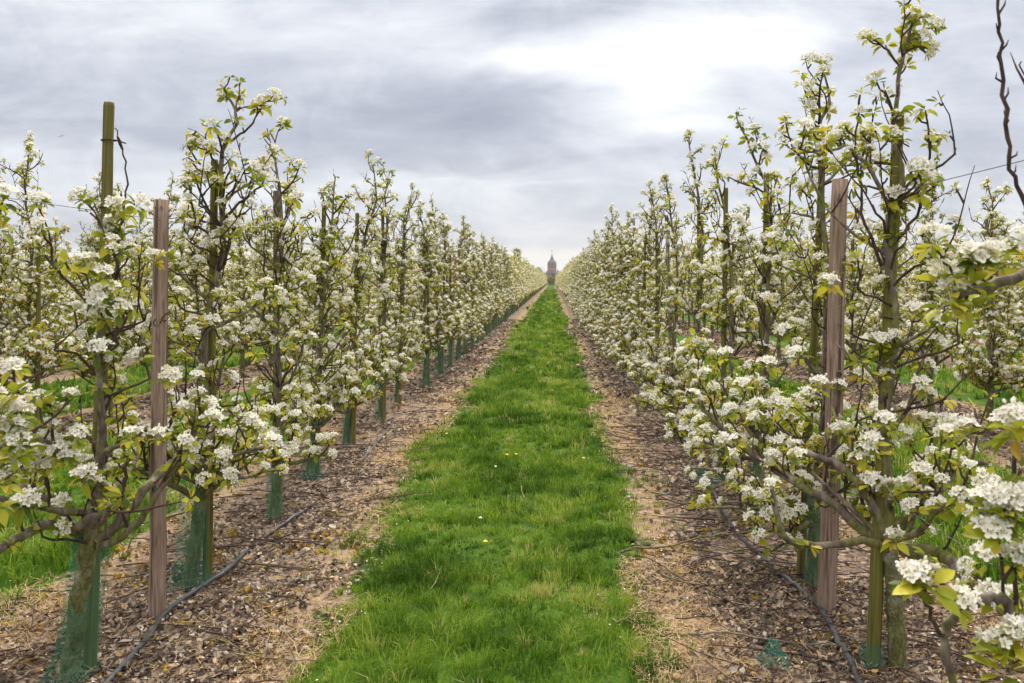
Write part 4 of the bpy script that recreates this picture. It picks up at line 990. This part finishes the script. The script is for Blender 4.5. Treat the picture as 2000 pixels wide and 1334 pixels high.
for i, (px, py, Y) in enumerate(LEFTX):
    lb = ['open topped green netting guard around the nearest left trunk at the picture edge', 'flared green netting guard around the second left trunk just behind the grey post', 'dark green netting guard around the third left trunk',
          'loose green netting guard around the fourth left trunk', 'green netting guard around the fifth left trunk', 'green netting guard around the sixth left trunk', 'green netting guard around the seventh left trunk'][i]
    tl = (0, math.atan2(38, 295)) if i == 0 else ((0, .03) if i == 1 else (0, rnd.uniform(-.03, .03)))
    guard(((px-CX)*Y/F, Y, .006), [3, 1, 2, 5, 0, 4, 3][i], lb, GG_, 1.12 if i < 2 else (1. if i != 2 else .98), tl)
for (px, Y, lb, k) in ((1590, 4.18, 'green netting guard around the second right trunk behind the grey post', 0), (1475, 5.36, 'green netting guard around the third right trunk', 3), (1416, 6.42, 'green netting guard around the fourth right trunk', 2),
                    (1352, 7.78, 'green netting guard around the fifth right trunk', 1), (1309, 9.15, 'green netting guard around the sixth right trunk', 4), (1280, 10.5, 'green netting guard around the seventh right trunk', 5)):
    guard(((px-CX)*Y/F, Y, .006), k, lb, GG_, 1., (0, rnd.uniform(-.03, .03)))
for X, nm in ((XL(0), 'left'), (XR(0), 'right')):
    for j in range(7, 45):
        lb = ('green netting guard around the %s %s trunk' % (ORD[j], nm)) if j < 14 else 'dark green netting guard among the far trunks of the %s row' % nm
        guard((X, YS[j], .006), rnd.randrange(6), lb, GG_, rnd.uniform(.95, 1.1), (0, rnd.uniform(-.03, .03)))
# torn netting on the ground and round the stake foot
def scrap(P, w_, h_, label, seed):
    rg = np.random.default_rng(seed); n = 12; u_, v_ = np.meshgrid(np.linspace(-1, 1, n), np.linspace(-1, 1, n)); z = .035+.03*np.sin(u_*3+rg.uniform(0, 6))+.025*np.cos(v_*4+u_*2)+rg.normal(0, .006, u_.shape)
    rr = 1+.15*np.sin(3*np.arctan2(v_, u_)); V = np.stack([u_*w_*rr, v_*h_*rr, np.maximum(z, .012)*1.4], -1).reshape(-1, 3); U = V[:, :2].copy()
    i = np.arange(n-1)[:, None]*n; j = np.arange(n-1)[None]; mb = MB(); mb.add(V, np.stack([i+j, i+j+1, i+n+1+j, i+n+j], -1).reshape(-1, 4))
    o = mb.build('netting_scrap', ['net'], uvs=U); o.location = P; tag(o, label, 'netting')
scrap(g(1382,948,0), .10, .16, 'torn green netting lying by the hose before the fourth right trunk', 1)
scrap(g(1513,1308,0), .06, .06, 'small scrap of green netting on dead leaves at the bottom right', 2)
nb = guard_mesh(9, .10, .05, .02); o = bpy.data.objects.new('netting_sleeve', nb); COL.objects.link(o); o.location = g(1704,1302,.0); tag(o, 'rolled down green netting sleeve round the foot of the nearest right stake', 'netting')

# ------------------------------------------------------------------ hoses and wires
def hose(pts, label, r=.0125):
    T = Tree(3, 0); P = T.smooth(pts, 5); P[:, 2] = np.maximum(P[:, 2], -.03); mb = MB(); tube(mb, P, r, 10); tag(mb.build('irrigation_hose', ['hose']), label, 'hose', 'irrigation hoses along the rows')
hose([(-1.76,1.7,.012), g(215,1325,.02), g(330,1192,.02), g(432,1122,.024), g(478,1082,.018), g(500,1062,-.012), g(520,1046,.012), g(556,1022,.020), g(596,994,.022), g(622,975,-.015), g(650,950,-.024), g(690,912,-.02), g(716,888,.014), g(765,830,.016), g(778,812,-.015), (-1.76,11,-.025), (-1.74,13.5,.004), (-1.78,17,-.02)], 'dark grey plastic hose lying along the left row on dead leaves')
hose([(1.16,1.9,.012), g(1690,1350,.02), g(1660,1290,.02), g(1630,1235,.024), g(1595,1178,.022), g(1555,1145,.024), g(1520,1118,.02), g(1490,1090,.008), g(1440,1040,.012), g(1405,985,.022), g(1378,925,.02), g(1352,878,.022), (1.30,9.5,.02), (1.24,13,.02), (1.28,22,.02), (1.26,36,.02)], 'dark grey plastic hose curving along the right row past the grey post')
def wire(X, z, y0, y1, label, r=.0016):
    mb = MB(); k = 60; y = y0+(y1-y0)*np.linspace(0, 1, k)**1.6; p = np.column_stack([np.full(k, X), y, z-.008*np.abs(np.sin(y*.8))]); tube(mb, p, r, 5)
    tag(mb.build('trellis_wire', ['wire']), label, 'wire', 'trellis wires along the rows')
wire(XL(0)+.035, 1.885, .6, 60, 'upper wire of the left row running from stake to stake')
wire(XR(0)-.0, 1.955, .6, 60, 'upper wire of the right row running from stake to stake')
wire(XR(0)-.03, .74, .6, 40, 'lower wire of the right row at the height of the limbs')
wire(XL(0)+.03, .95, .6, 40, 'lower wire of the left row at the height of the limbs')
wire(XR(1), 1.95, 3, 50, 'upper wire of the second row on the right')
wire(XL(1), 1.90, 3, 50, 'upper wire of the second row on the left')

# ------------------------------------------------------------------ church tower far off
YC = 1300.; u1 = YC/F
ch = empty('church', (0, YC, 0), 0, label='distant brick church with square tower and pointed slate spire beyond the path', cat='church')
def part(name, fn, mats, par=ch):
    mb = MB(); fn(mb); return mb.build(name, mats, par)
hw = 6.2; ht = 32.0
def body(mb):
    box(mb, -hw, hw, -hw, hw, 0, ht)
    box(mb, -hw-.35, hw+.35, -hw-.35, hw+.35, ht, ht+.7, 1); box(mb, -hw-.25, hw+.25, -hw-.25, hw+.25, 19.5, 20.1, 1)
tw = part('tower', body, ['brick', 'stoneband'])
for x in (-hw-.3, hw+.3, -2.3, 2.3, 0):
    w_ = .9 if abs(x) > 3 else .45
    part('buttress', lambda mb: box(mb, x-w_, x+w_, -hw-(.9 if abs(x) > 3 else .35), -hw+.3-.29, 0, ht-2.2 if abs(x) > 3 else 30.5), ['brick'], tw)
def lancet(mb, x, z0, z1, w_):
    n = 7; pts = [(x-w_, z0), (x+w_, z0)]+[(x+w_*math.cos(a), z1+w_*1.4*math.sin(a)) for a in np.linspace(0, PI, n)]
    V = [(p[0], -hw-.05, p[1]) for p in pts]+[(p[0], -hw+.3, p[1]) for p in pts]; k = len(pts); j = np.arange(k)
    mb.add(V, [(np.arange(k)[None], 0), (np.stack([j, (j+1) % k, k+(j+1) % k, k+j], -1), 0)], smooth=False)
for x in (-4.3, -1.15, 1.15, 4.3):
    for z0, z1 in ((21.5, 28.2), (8, 16.5)): part('louvred_opening' if z0 > 20 else 'blind_window', lambda mb: lancet(mb, x, z0, z1, .62), ['dark'], tw)
def spire(mb): tube(mb, [[0,0,ht+.7],[0,0,ht+1.7],[0,0,ht+2.2],[0,0,ht+12.4]], [5.6,3.9,3.5,.15], 8)
sp = part('spire', spire, ['slate'])
part('weather_vane', lambda mb: (tube(mb, [[0,0,ht+12],[0,0,ht+15.5],[0,0,ht+19]], [.24,.2,.14], 5), box(mb, -.9, .5, -.06, .06, ht+16.8, ht+17.6)), ['dark'], sp)
def nave(mb):
    box(mb, -11.0, -hw-.31-1, -4, 30, 0, 11.5); box(mb, hw+1.31, 12.5, -4, 30, 0, 11.5)
part('nave', nave, ['brick'])
def roof(mb):
    for x0, x1, zt in ((-11.6, -7.3, 17.5), (7.3, 13.2, 19.5)):
        xm = x1-.6 if x0 < 0 else x0+2.2
        V = [(x0,-4.4,11.5),(x1,-4.4,11.5),(xm,-4.4,zt),(x0,30,11.5),(x1,30,11.5),(xm,30,zt)]
        mb.add(V, [(np.array([[0,1,2],[3,5,4]]), 0), (np.array([[0,2,5,3],[1,4,5,2],[0,3,4,1]]), 0)], smooth=False)
part('nave_roof', roof, ['slate'])

# far trees, bushes and hedge at the end of the path
def far_tree(loc, h, r, label, seed, mat_='fartree', z0=.25, n=900, name='far_tree', cat='tree', leafs=.5, group=None):
    rg = np.random.default_rng(seed); o = empty(name, loc, 0, label=label, cat=cat, group=group); mb = MB()
    tr_ = MB(); T = Tree(seed, 1); tube(tr_, [[0,0,-.1],[.02*h,0,h*.35],[0,.01*h,h*.85]], [h*.022,h*.015,h*.004], 6)
    cen = []
    NC = 16 if r > h*.2 else 44
    for i in range(NC):
        z = rg.uniform(z0, .95)*h; q = r*math.sin(PI*min(1, max(.12, (z/h-z0)/(1-z0)*.85+.12)))*rg.uniform(.3, .75); a = rg.uniform(0, 6.28); c = np.array([q*math.cos(a), q*math.sin(a), z]); cen.append(c)
        tube(tr_, [[0,0,z*.7],c*.6+[0,0,z*.25],c], [h*.008,h*.005,h*.002], 4)
    tr_.build('trunk', ['bark'], o); cen = np.array(cen)
    c = cen[rg.integers(0, NC, n)]; P = c+rg.normal(0, r*.26, (n, 3))*[1,1,.8]; P[:, 2] = np.maximum(P[:, 2], z0*h*.5)
    V = np.array([[-.5,0,0],[0,.4,0],[.6,0,.1],[0,-.4,0]])*leafs; D = rg.normal(0, 1, (n, 3))
    mb.place((V, [(np.array([[0,1,2,3]]), 0)], 0.), frames(D, rg.uniform(0, 6, n))*rg.uniform(.6, 1.5, n)[:, None, None], P, rg.random(n)); mb.build('crown', [mat_], o)
    return o
pxw = lambda px, Y: ((px-CX)*Y/F, Y, 0)
far_tree(pxw(1010, 400), 17.4, 2.9, 'slim tall pale green tree rising behind the left row', 60, n=4200, leafs=.42, z0=.12)
for i, (px, Y, h, r, lb) in enumerate(((1052,900,15.0,6.5,'bare brownish tree left of the distant church, touching the left row'), (1062,1100,12,5.5,'low grey tree close to the left of the church tower'),
        (1101,1150,14,6.0,'hazy low tree just right of the church'), (1116,900,11,6,'round hazy tree behind the right row near the church'))):
    far_tree(pxw(px, Y), h, r, lb, 61+i, n=1300, leafs=1.0, z0=.15)
far_tree(pxw(1078, 420), 4.6, 3.1, 'round dark red bush in front of the church tower', 70, 'redbush', .1, 1300, 'red_bush', 'bush', .4)
for i, (px, Y, h, r, lb) in enumerate(((1066,262,2.6,1.1,'dark shrub at the left end of the hedge closing the path'), (1074,258,2.9,1.3,'pale leafy shrub in the middle of the hedge closing the path'), (1082,256,2.5,1.2,'low olive shrub right of the middle of the hedge closing the path'), (1091,262,2.7,1.1,'dark shrub at the right end of the hedge closing the path'))):
    far_tree(pxw(px, Y), h, r, lb, 80+i, 'fartree', .04, 900, 'hedge_shrub', 'shrub', .22, 'shrubs closing the end of the path')
# bird
b = empty('bird', at(119, 266, 40), 0, label='tiny dark bird gliding in the sky at the far left', cat='bird')
mb = MB(); tube(mb, [[-.12,0,0],[-.05,0,.005],[.03,0,.01],[.10,0,0],[.15,0,-.01]], [.005,.022,.028,.016,.004], 8); bb = mb.build('body', ['bird'], b)
for s_ in (-1, 1):
    mb = MB(); V = np.array([[-.03,0,.01],[.05,0,.01],[.07,.13*s_,.06],[0,.14*s_,.06],[-.02,.30*s_,.03]]); V2 = V-[0,0,.006]
    mb.add(np.concatenate([V, V2]), [(np.array([[0,1,2,3],[5,8,7,6],[0,5,6,1],[1,6,7,2]]), 0), (np.array([[3,2,4],[8,9,7]]), 0)], smooth=False); mb.build('wing', ['bird'], b)
b.rotation_euler = (.5, .3, -.6); b.scale = (.6, .6, .6)

# ------------------------------------------------------------------ air
mb = MB(); box(mb, -420, 420, -30, 1400, -1, 75)
def f_haze(N):
    p = N.node('ShaderNodeVolumePrincipled'); p.inputs['Color'].default_value = (.93, .95, 1, 1); p.inputs['Density'].default_value = .00017
    return p.outputs[0]
mh = bpy.data.materials.new('thin_haze'); mh.use_nodes = True; mh.node_tree.nodes.clear(); NH = NT(mh.node_tree); oh = NH.node('ShaderNodeOutputMaterial'); NH.l.new(f_haze(NH), oh.inputs['Volume'])
M['haze'] = mh
tag(mb.build('haze', ['haze']), kind='stuff')
